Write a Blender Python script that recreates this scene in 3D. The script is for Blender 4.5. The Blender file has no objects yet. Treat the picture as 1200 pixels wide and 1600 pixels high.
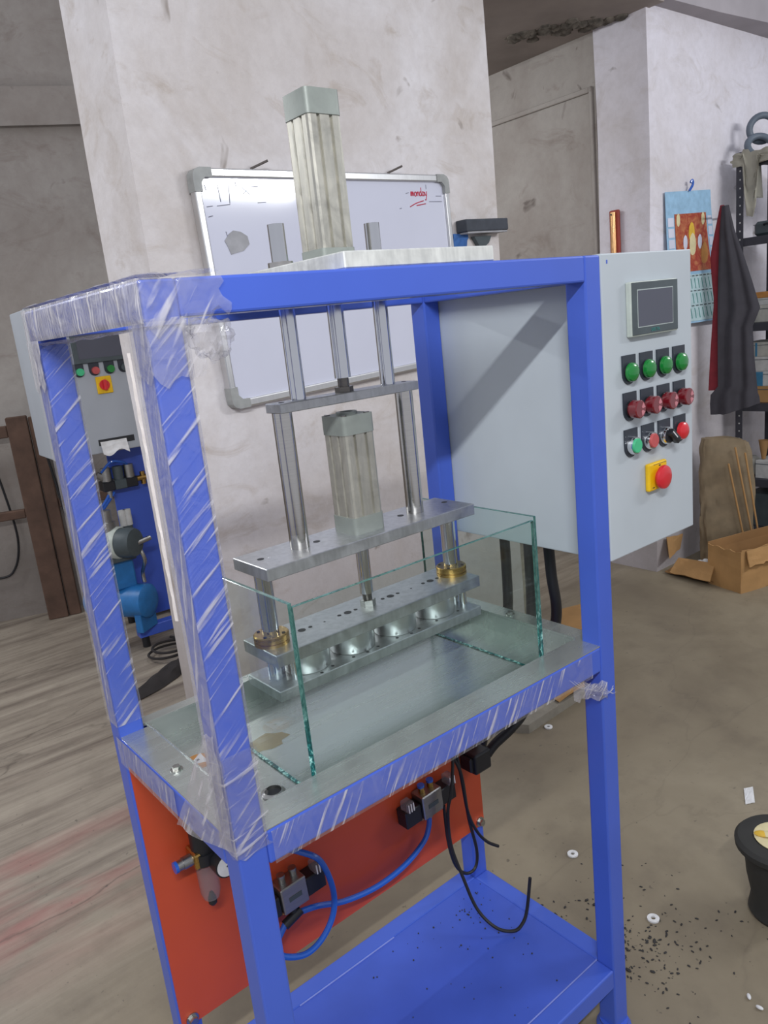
import bpy, bmesh, math, random
from mathutils import Vector, Matrix, noise
random.seed(7)
S = bpy.context.scene
COL = S.collection
PI = math.pi

# ------------------------------------------------------------------ camera
cam = bpy.data.cameras.new('camera'); camo = bpy.data.objects.new('camera', cam); COL.objects.link(camo)
cam.sensor_fit = 'HORIZONTAL'; cam.sensor_width = 36.0; cam.lens = 36.0 * 1209.6 / 1200.0
cam.clip_start = 0.02; cam.clip_end = 60
def cam_axes(yaw, pitch, roll):
    cy, sy, cp, sp = math.cos(yaw), math.sin(yaw), math.cos(pitch), math.sin(pitch)
    f = Vector((sy*cp, cy*cp, -sp)); r = Vector((cy, -sy, 0)); u = r.cross(f)
    cr, sr = math.cos(roll), math.sin(roll)
    return cr*r + sr*u, -sr*r + cr*u, f
_r, _u, _f = cam_axes(0.6584, 0.2401, -0.1081)
M = Matrix((_r, _u, -_f)).transposed().to_4x4(); M.translation = Vector((-0.3074, -0.7390, 1.374))
camo.matrix_world = M
S.camera = camo

# ------------------------------------------------------------------ world, lamps, exposure
w = bpy.data.worlds.new('world'); S.world = w; w.use_nodes = True
w.node_tree.nodes['Background'].inputs[0].default_value = (0.74, 0.76, 0.84, 1)
w.node_tree.nodes['Background'].inputs[1].default_value = 0.64
def tube_light(name, loc, tilt, power, sx=1.2, sy=0.05, yaw=0.0, col=(0.96, 0.98, 1.0)):
    l = bpy.data.lights.new(name, 'AREA'); l.shape = 'RECTANGLE'; l.size = sx; l.size_y = sy
    l.energy = power; l.color = col
    o = bpy.data.objects.new(name, l); COL.objects.link(o); o.location = loc
    o.rotation_euler = (tilt, 0, yaw)
    return o
tube_light('tube_lamp', (-0.85, -1.33, 2.5), 0.85, 50)                 # lengthwise along X, in front of the machine
tube_light('tube_lamp', (3.25, -1.25, 2.42), 0.95, 34, 1.3, 0.14)      # its reflection shows in the whiteboard
tube_light('tube_lamp', (-0.65, 3.2, 2.42), -0.75, 24, 1.2, 0.05)       # by the left wall, behind the machine
tube_light('tube_lamp', (1.75, 2.55, 2.45), 0.6, 11, 1.2, 0.05, -1.8)      # unseen lamp added behind the central wall to brighten the passage
S.view_settings.view_transform = 'Standard'; S.view_settings.look = 'None'
S.view_settings.gamma = 1.0; S.view_settings.use_curve_mapping = False
S.view_settings.exposure = 0.0

# ------------------------------------------------------------------ node helpers / materials
def lin(c):
    return tuple(((v/255.0)/12.92 if v/255.0 <= 0.04045 else ((v/255.0+0.055)/1.055)**2.4) for v in c) + (1.0,)
class NT:
    def __init__(s, name):
        s.m = bpy.data.materials.new(name); s.m.use_nodes = True
        s.t = s.m.node_tree; s.n = s.t.nodes; s.b = s.n['Principled BSDF']; s.out = s.n['Material Output']
        s._co = None
    def new(s, typ, **kw):
        x = s.n.new(typ)
        for k, v in kw.items(): setattr(x, k, v)
        return x
    def link(s, a, b): s.t.links.new(a, b)
    def co(s):
        if not s._co: s._co = s.new('ShaderNodeTexCoord')
        return s._co.outputs['Object']
    def mapping(s, scale=(1, 1, 1), rot=(0, 0, 0), loc=(0, 0, 0), src=None):
        x = s.new('ShaderNodeMapping'); x.inputs['Scale'].default_value = scale
        x.inputs['Rotation'].default_value = rot; x.inputs['Location'].default_value = loc
        s.link(src or s.co(), x.inputs['Vector']); return x.outputs[0]
    def noise(s, scale, detail=4, rough=0.55, vec=None, dist=0.0):
        x = s.new('ShaderNodeTexNoise'); x.inputs['Scale'].default_value = scale
        x.inputs['Detail'].default_value = detail; x.inputs['Roughness'].default_value = rough
        x.inputs['Distortion'].default_value = dist
        s.link(vec or s.co(), x.inputs['Vector']); return x.outputs['Fac']
    def ramp(s, fac, stops):
        x = s.new('ShaderNodeValToRGB'); e = x.color_ramp.elements
        while len(e) < len(stops): e.new(0.5)
        for i, (p, c) in enumerate(stops):
            e[i].position = p; e[i].color = c if not isinstance(c, (int, float)) else (c, c, c, 1)
        s.link(fac, x.inputs[0]); return x.outputs[0]
    def mix(s, fac, a, b, mode='MIX'):
        x = s.new('ShaderNodeMix', data_type='RGBA', blend_type=mode)
        for sock, v in ((x.inputs[0], fac), (x.inputs[6], a), (x.inputs[7], b)):
            if isinstance(v, (int, float)): sock.default_value = v
            elif isinstance(v, tuple): sock.default_value = v
            else: s.link(v, sock)
        return x.outputs[2]
    def math(s, op, a, b=0.0):
        x = s.new('ShaderNodeMath', operation=op)
        for sock, v in ((x.inputs[0], a), (x.inputs[1], b)):
            if isinstance(v, (int, float)): sock.default_value = v
            else: s.link(v, sock)
        return x.outputs[0]
    def bump(s, h, strength=0.2, dist=0.01):
        x = s.new('ShaderNodeBump'); x.inputs['Strength'].default_value = strength; x.inputs['Distance'].default_value = dist
        s.link(h, x.inputs['Height']); s.link(x.outputs[0], s.b.inputs['Normal']); return x
    def set(s, **kw):
        for k, v in kw.items():
            k = k.replace('_', ' ')
            if hasattr(v, 'links') or hasattr(v, 'is_linked'): s.link(v, s.b.inputs[k])
            else: s.b.inputs[k].default_value = v
        return s

def simple(name, rgb, rough=0.5, metal=0.0, var=0.12, scale=30, bump=0.0, coat=0.0):
    t = NT(name); c = lin(rgb)
    n = t.noise(scale, 3)
    dk = tuple(v*(1-var) for v in c[:3]) + (1,); lt = tuple(min(1, v*(1+var)) for v in c[:3]) + (1,)
    t.set(Base_Color=t.ramp(n, [(0.3, dk), (0.7, lt)]), Roughness=rough, Metallic=metal, Coat_Weight=coat)
    if bump: t.bump(t.noise(scale*4, 3), bump, 0.002)
    return t.m

def wall_mat(name, base, stain, dirt, amount=0.5, low_dark=True, seed=0.0):
    t = NT(name)
    v = t.mapping(loc=(seed, seed*1.7, seed*0.6))
    big = t.noise(1.6, 6, 0.62, v, 0.6)
    streak = t.noise(3.2, 7, 0.68, t.mapping((1, 1, 1.9), (0.3, 0.25, 0.2), (seed+3, 1, 2)), 1.2)
    fine = t.noise(26, 5, 0.65, v)
    spots = t.noise(7, 3, 0.5, t.mapping(loc=(seed+9, 4, 1)), 0.8)
    c = t.mix(t.ramp(big, [(0.40, 0.0), (0.72, amount)]), lin(base), lin(stain))
    c = t.mix(t.ramp(streak, [(0.55, 0.0), (0.70, amount*0.9)]), c, lin(stain))
    c = t.mix(t.ramp(spots, [(0.69, 0.0), (0.76, 0.75)]), c, lin(dirt))
    c = t.mix(t.ramp(fine, [(0.35, 0.10), (0.6, 0.0)]), c, lin(dirt))
    if low_dark:  # wall tone gets darker towards the bottom
        sx = t.new('ShaderNodeSeparateXYZ'); t.link(t.co(), sx.inputs[0])
        z = t.math('ADD', sx.outputs[2], t.math('MULTIPLY', big, 0.9))
        c = t.mix(t.ramp(z, [(0.55, 0.62), (1.0, 0.30), (1.55, 0.0)]) if False else t.ramp(t.math('MULTIPLY', z, 0.5), [(0.35, 0.55), (0.62, 0.22), (0.80, 0.0)]), c, lin(dirt))
    t.set(Base_Color=c, Roughness=0.85)
    h = t.mix(0.35, t.noise(9, 5, 0.6), fine)
    t.bump(h, 0.35, 0.015)
    return t.m

def floor_mat():
    t = NT('concrete_floor')
    big = t.noise(1.1, 6, 0.6, None, 0.5)
    c = t.ramp(big, [(0.3, lin((116, 105, 88))), (0.5, lin((138, 127, 107))), (0.72, lin((158, 147, 126)))])
    # trowel streaks running along X, stronger towards the back
    st = t.noise(1.0, 6, 0.7, t.mapping((1.0, 13, 1), (0, 0, 0.12)), 0.4)
    sx = t.new('ShaderNodeSeparateXYZ'); t.link(t.co(), sx.inputs[0])
    far = t.ramp(t.math('MULTIPLY', t.math('ADD', sx.outputs[1], t.math('MULTIPLY', sx.outputs[0], -0.25)), 0.4), [(0.25, 0.0), (0.5, 0.85)])
    stc = t.ramp(st, [(0.32, lin((104, 92, 84))), (0.5, lin((150, 139, 126))), (0.68, lin((176, 165, 150)))])
    c = t.mix(far, c, stc)
    # pinkish spill
    pk = t.noise(1.0, 4, 0.6, t.mapping((0.9, 3.2, 1), (0, 0, 0.12), (0.3, 0.0, 0)), 0.3)
    gate = t.ramp(sx.outputs[0], [(0.0, 1.0), (0.55, 0.0)])
    gy = t.math('MULTIPLY', t.ramp(t.math('MULTIPLY', sx.outputs[1], 0.4), [(0.36, 0.0), (0.48, 1.0), (0.62, 1.0), (0.8, 0.0)]), gate)
    c = t.mix(t.math('MULTIPLY', gy, t.ramp(pk, [(0.47, 0.0), (0.62, 0.6)])), c, lin((158, 84, 84)))
    # cracks
    vo = t.new('ShaderNodeTexVoronoi', feature='DISTANCE_TO_EDGE'); vo.inputs['Scale'].default_value = 0.85
    nv = t.new('ShaderNodeTexNoise'); nv.inputs['Scale'].default_value = 2.5; nv.inputs['Detail'].default_value = 6
    t.link(t.mapping((0.55, 1.5, 1), (0, 0, 0.1)), nv.inputs['Vector'])
    mv = t.new('ShaderNodeVectorMath', operation='MULTIPLY_ADD')
    t.link(nv.outputs['Color'], mv.inputs[0]); mv.inputs[1].default_value = (0.55, 0.55, 0.0)
    t.link(t.mapping((0.55, 1.5, 1), (0, 0, 0.1)), mv.inputs[2]); t.link(mv.outputs[0], vo.inputs['Vector'])
    crack = t.math('MULTIPLY', t.ramp(vo.outputs['Distance'], [(0.0, 0.55), (0.006, 0.0)]), t.ramp(sx.outputs[0], [(0.2, 1.0), (0.75, 0.25)]))
    c = t.mix(crack, c, lin((70, 60, 52)))
    # specks
    sp = t.noise(55, 2, 0.5)
    c = t.mix(t.ramp(sp, [(0.70, 0.0), (0.76, 0.6)]), c, lin((72, 66, 60)))
    mid = t.noise(8, 5, 0.65)
    c = t.mix(t.ramp(mid, [(0.5, 0.0), (0.75, 0.35)]), c, lin((100, 90, 78)))
    t.set(Base_Color=c, Roughness=t.ramp(big, [(0.3, 0.45), (0.7, 0.65)]))
    t.bump(t.mix(0.5, mid, sp), 0.18, 0.006)
    return t.m

def steel(name, rgb=(205, 207, 208), rough=0.3, stretch=(4, 4, 90), var=0.2):
    t = NT(name)
    n = t.noise(8, 4, 0.6, t.mapping(stretch)); c = lin(rgb)
    t.set(Base_Color=t.ramp(n, [(0.3, tuple(v*(1-var) for v in c[:3])+(1,)), (0.7, c)]), Metallic=1.0,
          Roughness=t.ramp(n, [(0.3, rough*0.8), (0.7, min(1, rough*1.25))]))
    return t.m

def milled(name, rgb=(196, 198, 200), rough=0.36, metal=0.85):
    t = NT(name)
    n = t.noise(22, 5, 0.65, None, 1.0); f = t.noise(120, 3, 0.5, t.mapping((1, 1, 0.2))); c = lin(rgb)
    t.set(Base_Color=t.mix(t.ramp(f, [(0.4, 0.0), (0.7, 0.25)]), t.ramp(n, [(0.35, tuple(v*0.80 for v in c[:3])+(1,)), (0.65, c)]), lin((120, 122, 124))),
          Metallic=metal, Roughness=t.ramp(n, [(0.3, rough*0.8), (0.7, rough*1.4)]))
    t.bump(n, 0.05, 0.002)
    return t.m

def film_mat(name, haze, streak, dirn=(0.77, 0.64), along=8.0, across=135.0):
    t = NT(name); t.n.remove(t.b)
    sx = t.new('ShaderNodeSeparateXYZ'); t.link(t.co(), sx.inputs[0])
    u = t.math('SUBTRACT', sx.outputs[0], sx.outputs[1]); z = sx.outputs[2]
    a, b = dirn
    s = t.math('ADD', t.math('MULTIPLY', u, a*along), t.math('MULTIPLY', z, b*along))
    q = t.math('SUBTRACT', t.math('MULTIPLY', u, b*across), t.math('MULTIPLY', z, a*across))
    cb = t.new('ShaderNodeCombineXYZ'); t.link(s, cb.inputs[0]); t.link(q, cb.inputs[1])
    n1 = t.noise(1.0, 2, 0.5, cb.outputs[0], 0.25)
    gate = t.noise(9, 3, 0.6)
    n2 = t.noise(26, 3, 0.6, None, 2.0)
    k = t.math('MULTIPLY', t.ramp(n1, [(0.55, 0.0), (0.66, 1.0)]), t.ramp(gate, [(0.34, 0.15), (0.52, 1.0)]))  # white crease lines: the film's highlights painted into its colour
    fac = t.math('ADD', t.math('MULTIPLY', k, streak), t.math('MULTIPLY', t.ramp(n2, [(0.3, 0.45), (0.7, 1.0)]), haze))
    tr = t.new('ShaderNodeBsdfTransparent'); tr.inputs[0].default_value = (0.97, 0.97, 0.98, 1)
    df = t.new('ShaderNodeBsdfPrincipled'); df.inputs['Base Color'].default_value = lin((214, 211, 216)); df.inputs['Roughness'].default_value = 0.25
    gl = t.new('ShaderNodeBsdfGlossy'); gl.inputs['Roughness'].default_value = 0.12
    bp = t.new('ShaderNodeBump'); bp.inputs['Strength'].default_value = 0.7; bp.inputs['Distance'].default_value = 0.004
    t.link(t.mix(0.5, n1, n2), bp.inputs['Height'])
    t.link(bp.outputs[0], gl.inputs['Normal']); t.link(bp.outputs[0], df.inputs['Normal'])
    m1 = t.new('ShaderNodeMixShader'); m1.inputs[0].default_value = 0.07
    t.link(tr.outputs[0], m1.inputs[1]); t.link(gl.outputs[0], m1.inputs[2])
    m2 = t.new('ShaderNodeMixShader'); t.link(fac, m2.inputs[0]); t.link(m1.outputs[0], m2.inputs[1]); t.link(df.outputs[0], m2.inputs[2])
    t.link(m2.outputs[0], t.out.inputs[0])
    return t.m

def glass_mat():
    t = NT('clear_glass'); t.n.remove(t.b)
    tr = t.new('ShaderNodeBsdfTransparent'); tr.inputs[0].default_value = (0.915, 0.955, 0.94, 1)
    gl = t.new('ShaderNodeBsdfGlossy'); gl.inputs['Roughness'].default_value = 0.02
    ge = t.new('ShaderNodeNewGeometry'); dp = t.new('ShaderNodeVectorMath', operation='DOT_PRODUCT')
    t.link(ge.outputs['Normal'], dp.inputs[0]); t.link(ge.outputs['Incoming'], dp.inputs[1])
    c1 = t.math('SUBTRACT', 1.0, t.math('ABSOLUTE', dp.outputs['Value']))
    fr = t.math('ADD', 0.035, t.math('MULTIPLY', t.math('POWER', c1, 5.0), 0.9))
    m = t.new('ShaderNodeMixShader'); t.link(fr, m.inputs[0]); t.link(tr.outputs[0], m.inputs[1]); t.link(gl.outputs[0], m.inputs[2])
    t.link(m.outputs[0], t.out.inputs[0]); return t.m
def glass_edge_mat():
    t = NT('green_glass_edge')
    n = t.noise(90, 4, 0.7, t.mapping((1, 1, 0.6)), 1.5)
    sx = t.new('ShaderNodeSeparateXYZ'); t.link(t.co(), sx.inputs[0])
    lo = t.ramp(t.math('MULTIPLY', sx.outputs[2], 5.0), [(0.35, 1.0), (0.65, 0.0)])
    chip = t.ramp(n, [(0.42, lin((12, 70, 72))), (0.52, lin((40, 132, 128))), (0.60, lin((190, 236, 228)))])
    t.set(Base_Color=t.mix(lo, t.ramp(n, [(0.35, lin((40, 84, 80))), (0.7, lin((92, 136, 128)))]), chip), Roughness=0.12, IOR=1.5)
    return t.m
def clear_plastic(name, tint=(0.9, 0.86, 0.88, 1)):
    t = NT(name); t.n.remove(t.b)
    tr = t.new('ShaderNodeBsdfTransparent'); tr.inputs[0].default_value = tint
    pr = t.new('ShaderNodeBsdfPrincipled'); pr.inputs['Base Color'].default_value = lin((170, 165, 168)); pr.inputs['Roughness'].default_value = 0.15
    m = t.new('ShaderNodeMixShader'); m.inputs[0].default_value = 0.28
    t.link(tr.outputs[0], m.inputs[1]); t.link(pr.outputs[0], m.inputs[2]); t.link(m.outputs[0], t.out.inputs[0]); return t.m

MT = {}
MT['wall'] = wall_mat('whitewashed_plaster', (234, 230, 232), (184, 170, 156), (134, 121, 110), 0.62, True, 0.0)
MT['wall_r'] = wall_mat('whitewashed_plaster_right', (228, 224, 232), (186, 176, 168), (128, 118, 112), 0.45, True, 5.3)
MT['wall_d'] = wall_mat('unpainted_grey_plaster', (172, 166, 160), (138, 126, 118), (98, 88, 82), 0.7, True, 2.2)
MT['ceil'] = simple('grey_cement_ceiling', (150, 140, 134), 0.9, 0, 0.15, 4, 0.2)
MT['floor'] = floor_mat()
MT['beam'] = simple('grey_plaster_soffit', (166, 160, 164), 0.9, 0, 0.1, 5, 0.2)
MT['blue'] = simple('blue_enamel_paint', (68, 98, 200), 0.38, 0, 0.05, 6, 0.0, 0.15)
MT['blue_shelf'] = simple('blue_enamel_sheet', (64, 92, 194), 0.42, 0, 0.08, 9)
MT['blue_weld'] = simple('blue_weld_seam', (128, 142, 214), 0.5)
MT['orange'] = simple('orange_enamel_paint', (192, 76, 44), 0.42, 0, 0.06, 5)
MT['grey_box'] = simple('light_grey_powder_coat', (188, 196, 202), 0.45, 0, 0.03, 8)
MT['grey_box2'] = simple('grey_powder_coat', (172, 178, 186), 0.5, 0, 0.03, 8)
MT['black'] = simple('black_plastic', (30, 31, 36), 0.42)
MT['black_soft'] = simple('black_rubber', (22, 22, 26), 0.5)
MT['plate'] = simple('black_legend_plate', (46, 52, 62), 0.45)
MT['bezel'] = simple('dark_grey_bezel', (72, 82, 86), 0.5)
MT['hmi_body'] = simple('pale_grey_plastic', (190, 198, 190), 0.5)
MT['hmi_line'] = simple('light_grey_line', (176, 186, 184), 0.5)
MT['screen'] = simple('dark_screen', (84, 86, 98), 0.08, 0, 0.04, 5)
MT['logo'] = simple('teal_print', (50, 128, 122), 0.5)
MT['green'] = simple('green_lens', (22, 128, 52), 0.22, 0, 0.05, 20, 0, 0.5)
MT['darkred'] = simple('dark_red_lens', (116, 22, 32), 0.12, 0, 0.1, 30, 0, 0.8)
MT['pinkspot'] = simple('pale_red_lens_centre', (206, 132, 140), 0.3)
MT['red'] = simple('red_plastic', (214, 40, 50), 0.3, 0, 0.04, 20, 0, 0.3)
MT['mint'] = simple('mint_green_plastic', (70, 190, 134), 0.4)
MT['rose'] = simple('dull_red_plastic', (190, 84, 84), 0.4)
MT['yellow'] = simple('yellow_plastic', (236, 190, 16), 0.45)
MT['white'] = simple('white_plastic', (226, 226, 226), 0.45)
MT['chrome'] = steel('polished_chrome_rod', (224, 226, 230), 0.10, (2, 2, 2), 0.05)
MT['rod'] = steel('ground_steel_rod', (206, 203, 198), 0.16, (2, 2, 60), 0.1)
MT['darkrod'] = steel('oiled_steel', (120, 116, 112), 0.25, (3, 3, 30), 0.2)
MT['alu'] = milled('milled_aluminium', (204, 206, 208), 0.34)
MT['alu2'] = milled('sawn_aluminium_edge', (236, 237, 232), 0.45, 0.35)
MT['barrel'] = milled('anodised_barrel', (202, 199, 187), 0.36, 0.75)
MT['cap'] = simple('cast_grey_end_cap', (146, 152, 146), 0.5, 0.25, 0.08, 40, 0.1)
MT['pot'] = steel('turned_aluminium', (218, 219, 220), 0.34, (3, 3, 3), 0.08)
MT['brass'] = steel('brass', (196, 160, 92), 0.28, (2, 2, 200), 0.2)
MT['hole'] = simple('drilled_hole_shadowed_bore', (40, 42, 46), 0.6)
MT['tray'] = steel('brushed_stainless', (196, 201, 197), 0.25, (0.6, 8, 4), 0.05); MT['tray'].node_tree.nodes['Principled BSDF'].inputs['Metallic'].default_value = 0.72
MT['bolt'] = steel('zinc_bolt', (190, 190, 186), 0.3)
MT['glass'] = glass_mat(); MT['edge'] = glass_edge_mat()
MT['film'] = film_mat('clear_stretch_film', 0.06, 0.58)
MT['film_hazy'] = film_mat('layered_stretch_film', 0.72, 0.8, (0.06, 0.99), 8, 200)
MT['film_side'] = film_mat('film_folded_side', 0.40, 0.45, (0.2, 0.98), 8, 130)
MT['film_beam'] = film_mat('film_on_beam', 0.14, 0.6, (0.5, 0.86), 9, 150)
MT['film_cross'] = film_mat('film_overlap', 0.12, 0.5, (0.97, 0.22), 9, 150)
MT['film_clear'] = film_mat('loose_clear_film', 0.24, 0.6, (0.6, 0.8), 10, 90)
MT['film_edge'] = simple('white_foam_edge', (220, 212, 208), 0.7)
MT['hose'] = simple('blue_air_hose', (34, 92, 190), 0.25, 0, 0.05, 20, 0, 0.3)
MT['clearcup'] = clear_plastic('clear_bowl')
MT['alufit'] = steel('grey_cast_metal', (170, 170, 168), 0.4)
MT['board'] = simple('whiteboard_enamel', (216, 218, 234), 0.10, 0, 0.02, 4, 0, 0.4)
MT['frame_alu'] = steel('aluminium_trim', (214, 214, 214), 0.35, (60, 2, 2), 0.06)
MT['corner'] = simple('grey_corner_cap', (160, 162, 160), 0.5)
MT['redink'] = simple('red_marker', (196, 50, 76), 0.6)
MT['blackink'] = simple('faded_black_marker', (128, 130, 146), 0.6)
MT['scrap'] = simple('grey_tape_scrap', (168, 168, 172), 0.7)
MT['nail'] = simple('rusty_nail', (92, 84, 80), 0.6)
MT['slate'] = simple('dark_grey_felt', (72, 76, 84), 0.9)
MT['bluestain'] = simple('blue_paint_rag', (58, 104, 168), 0.8)
MT['card'] = simple('brown_cardboard', (172, 132, 84), 0.85, 0, 0.14, 7, 0.1)
MT['card_in'] = simple('cardboard_inside', (150, 112, 70), 0.9, 0, 0.15, 7)
MT['paperbrown'] = simple('dusty_brown_paper', (128, 112, 88), 0.7, 0, 0.25, 9, 0.3)
MT['wood'] = simple('old_brown_wood', (92, 70, 58), 0.85, 0, 0.25, 12, 0.3)
MT['coat'] = simple('charcoal_cloth', (62, 60, 66), 0.95, 0, 0.14, 14, 0.1)
MT['lining'] = simple('maroon_lining', (122, 36, 46), 0.9)
MT['shelfmetal'] = simple('dark_grey_shelf_paint', (58, 58, 66), 0.6)
MT['boxwhite'] = simple('white_carton', (190, 190, 188), 0.8)
MT['boxgrey'] = simple('pale_grey_carton', (176, 174, 166), 0.8)
MT['boxblue'] = simple('blue_carton_band', (60, 124, 160), 0.7)
MT['cloth'] = simple('dusty_plastic_sheet', (150, 146, 132), 0.6, 0, 0.2, 8, 0.2)
MT['ring'] = simple('blue_grey_hose_ring', (96, 106, 118), 0.5)
MT['calblue'] = simple('pale_blue_card', (150, 188, 216), 0.6)
MT['calgrid'] = simple('pale_calendar_page', (176, 200, 204), 0.65)
MT['tank'] = simple('blue_compressor_tank', (40, 112, 176), 0.4)
MT['copper'] = steel('orange_copper_strip', (250, 196, 140), 0.3, (20, 20, 3), 0.25)
MT['darkredframe'] = simple('red_brown_frame', (150, 52, 36), 0.5)
MT['tubrim'] = simple('black_tub_rubber', (44, 44, 42), 0.7, 0, 0.2, 10, 0.2)
MT['cream'] = simple('cream_filling', (216, 204, 160), 0.6, 0, 0.1, 30)
MT['yellowbit'] = simple('yellow_peel', (222, 180, 60), 0.6)
MT['debris'] = simple('dark_metal_chips', (46, 44, 44), 0.6)
MT['rag'] = simple('oily_black_rag', (48, 44, 44), 0.95)
MT['boardgrey'] = simple('grey_fibre_board', (140, 134, 122), 0.85)
MT['concrete_broken'] = simple('broken_concrete', (96, 90, 82), 0.95, 0, 0.6, 22, 0.8)
MT['sticker'] = simple('orange_sticker', (190, 132, 70), 0.6)
MT['stain'] = simple('rusty_water_stain', (164, 140, 96), 0.5)

def cal_picture():
    t = NT('calendar_print')
    g = t.new('ShaderNodeTexGradient', gradient_type='SPHERICAL'); t.link(t.mapping((7, 7, 5.2), (0, 0, 0), (0, 0, -0.15)), g.inputs['Vector'])
    n = t.noise(26, 4, 0.7, None, 1.0)
    c = t.mix(t.ramp(n, [(0.42, 0.0), (0.62, 0.75)]), lin((158, 58, 44)), lin((196, 130, 84)))
    c = t.mix(t.ramp(g.outputs['Color'], [(0.15, 0.0), (0.75, 0.9)]), c, lin((226, 190, 120)))
    t.set(Base_Color=c, Roughness=0.5); return t.m
MT['calpic'] = cal_picture()

# ------------------------------------------------------------------ mesh helpers
def nb(): return bmesh.new()
def box(bm, x0, x1, y0, y1, z0, z1, bev=0.0, seg=1, mat=None):
    r = bmesh.ops.create_cube(bm, size=1.0, matrix=Matrix.Translation(((x0+x1)/2, (y0+y1)/2, (z0+z1)/2)) @ Matrix.Diagonal((abs(x1-x0), abs(y1-y0), abs(z1-z0), 1)))
    vs = r['verts']
    if mat is not None: bmesh.ops.transform(bm, matrix=mat, verts=vs)
    if bev > 0:
        es = list({e for v in vs for e in v.link_edges})
        bmesh.ops.bevel(bm, geom=es, offset=bev, segments=seg, affect='EDGES', profile=0.5)
    return bm
def cyl(bm, p0, p1, r0, r1=None, seg=24, caps=True):
    p0, p1 = Vector(p0), Vector(p1); d = p1-p0; r1 = r0 if r1 is None else r1
    q = d.to_track_quat('Z', 'Y').to_matrix().to_4x4(); q.translation = (p0+p1)/2
    bmesh.ops.create_cone(bm, cap_ends=caps, segments=seg, radius1=r0, radius2=r1, depth=d.length, matrix=q); return bm
def lathe(bm, prof, seg=28, mat=None, close=True):
    rings = []
    for r, z in prof:
        rings.append([bm.verts.new((r*math.cos(2*PI*i/seg), r*math.sin(2*PI*i/seg), z)) for i in range(seg)])
    for a, b in zip(rings, rings[1:]):
        for i in range(seg):
            bm.faces.new((a[i], a[(i+1) % seg], b[(i+1) % seg], b[i]))
    if close:
        bm.faces.new(rings[0][::-1]); bm.faces.new(rings[-1])
    if mat is not None: bmesh.ops.transform(bm, matrix=mat, verts=[v for r in rings for v in r])
    return bm
def prism(bm, pts, z0, z1, mat=None):
    a = [bm.verts.new((x, y, z0)) for x, y in pts]; b = [bm.verts.new((x, y, z1)) for x, y in pts]
    n = len(pts)
    for i in range(n): bm.faces.new((a[i], a[(i+1) % n], b[(i+1) % n], b[i]))
    bm.faces.new(a[::-1]); bm.faces.new(b)
    if mat is not None: bmesh.ops.transform(bm, matrix=mat, verts=a+b)
    return bm
def spline(pts, sub=8):
    P = [Vector(p) for p in pts]; out = []
    for i in range(len(P)-1):
        p0 = P[max(i-1, 0)]; p1 = P[i]; p2 = P[i+1]; p3 = P[min(i+2, len(P)-1)]
        for k in range(sub):
            s = k/sub
            out.append(0.5*((2*p1)+(-p0+p2)*s+(2*p0-5*p1+4*p2-p3)*s*s+(-p0+3*p1-3*p2+p3)*s**3))
    out.append(P[-1]); return out
def tube(bm, pts, r, seg=10, sub=8, smooth=True):
    P = spline(pts, sub) if smooth else [Vector(p) for p in pts]
    rings = []; up = Vector((0.13, 0.31, 0.94)).normalized()
    for i, p in enumerate(P):
        d = (P[min(i+1, len(P)-1)]-P[max(i-1, 0)]).normalized()
        a = d.cross(up)
        if a.length < 1e-3: a = d.cross(Vector((1, 0, 0)))
        a.normalize(); b = d.cross(a).normalized(); up = (b if b.dot(up) > 0 else -b)*0.3+up*0.7
        if i and rings:
            pa = (rings[-1][0].co-P[i-1]); a = (pa-d*pa.dot(d)).normalized() if (pa-d*pa.dot(d)).length > 1e-6 else a; b = d.cross(a)
        rings.append([bm.verts.new(p+a*r*math.cos(2*PI*k/seg)+b*r*math.sin(2*PI*k/seg)) for k in range(seg)])
    for A, B in zip(rings, rings[1:]):
        for k in range(seg): bm.faces.new((A[k], A[(k+1) % seg], B[(k+1) % seg], B[k]))
    bm.faces.new(rings[0][::-1]); bm.faces.new(rings[-1])
    return bm
def grid(bm, nu, nv, fn, closed=False):
    g = [[bm.verts.new(fn(i/nu, j/nv)) for j in range(nv+1)] for i in range(nu+1)]
    for i in range(nu):
        for j in range(nv): bm.faces.new((g[i][j], g[i+1][j], g[i+1][j+1], g[i][j+1]))
    return g
def sheet(bm, nu, nv, fn, th=0.003):
    g = grid(bm, nu, nv, fn); bm.normal_update()
    fs = list({f for row in g for v in row for f in v.link_faces})
    bmesh.ops.solidify(bm, geom=fs, thickness=th); return bm

def put(name, bm, mat, parent=None, smooth=False, world=True, angle=0.6):
    """link one bmesh as ONE object; world=True: the mesh is given in world metres"""
    me = bpy.data.meshes.new(name)
    bmesh.ops.recalc_face_normals(bm, faces=bm.faces[:])
    o = bpy.data.objects.new(name, me); COL.objects.link(o)
    if parent is not None:
        root = parent
        while root.parent: root = root.parent
        if world: bmesh.ops.transform(bm, matrix=mw(root).inverted(), verts=bm.verts[:])
        o.parent = parent
    elif world:
        xs = [v.co for v in bm.verts]
        c = Vector((sum(v.x for v in xs)/len(xs), sum(v.y for v in xs)/len(xs), min(v.z for v in xs)))
        bmesh.ops.translate(bm, vec=-c, verts=bm.verts[:]); o.location = c
    if smooth:
        for f in bm.faces: f.smooth = True
    bm.to_mesh(me); bm.free()
    if smooth:
        try: me.set_sharp_from_angle(angle=angle)
        except Exception: pass
    mats = mat if isinstance(mat, (list, tuple)) else [mat]
    for m in mats: me.materials.append(MT[m])
    return o
def mw(o):
    return Matrix.Translation(o.location) @ o.rotation_euler.to_matrix().to_4x4()
def tag(o, label, cat, group=None):
    o['label'] = label; o['category'] = cat
    if group: o['group'] = group
    return o
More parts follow.
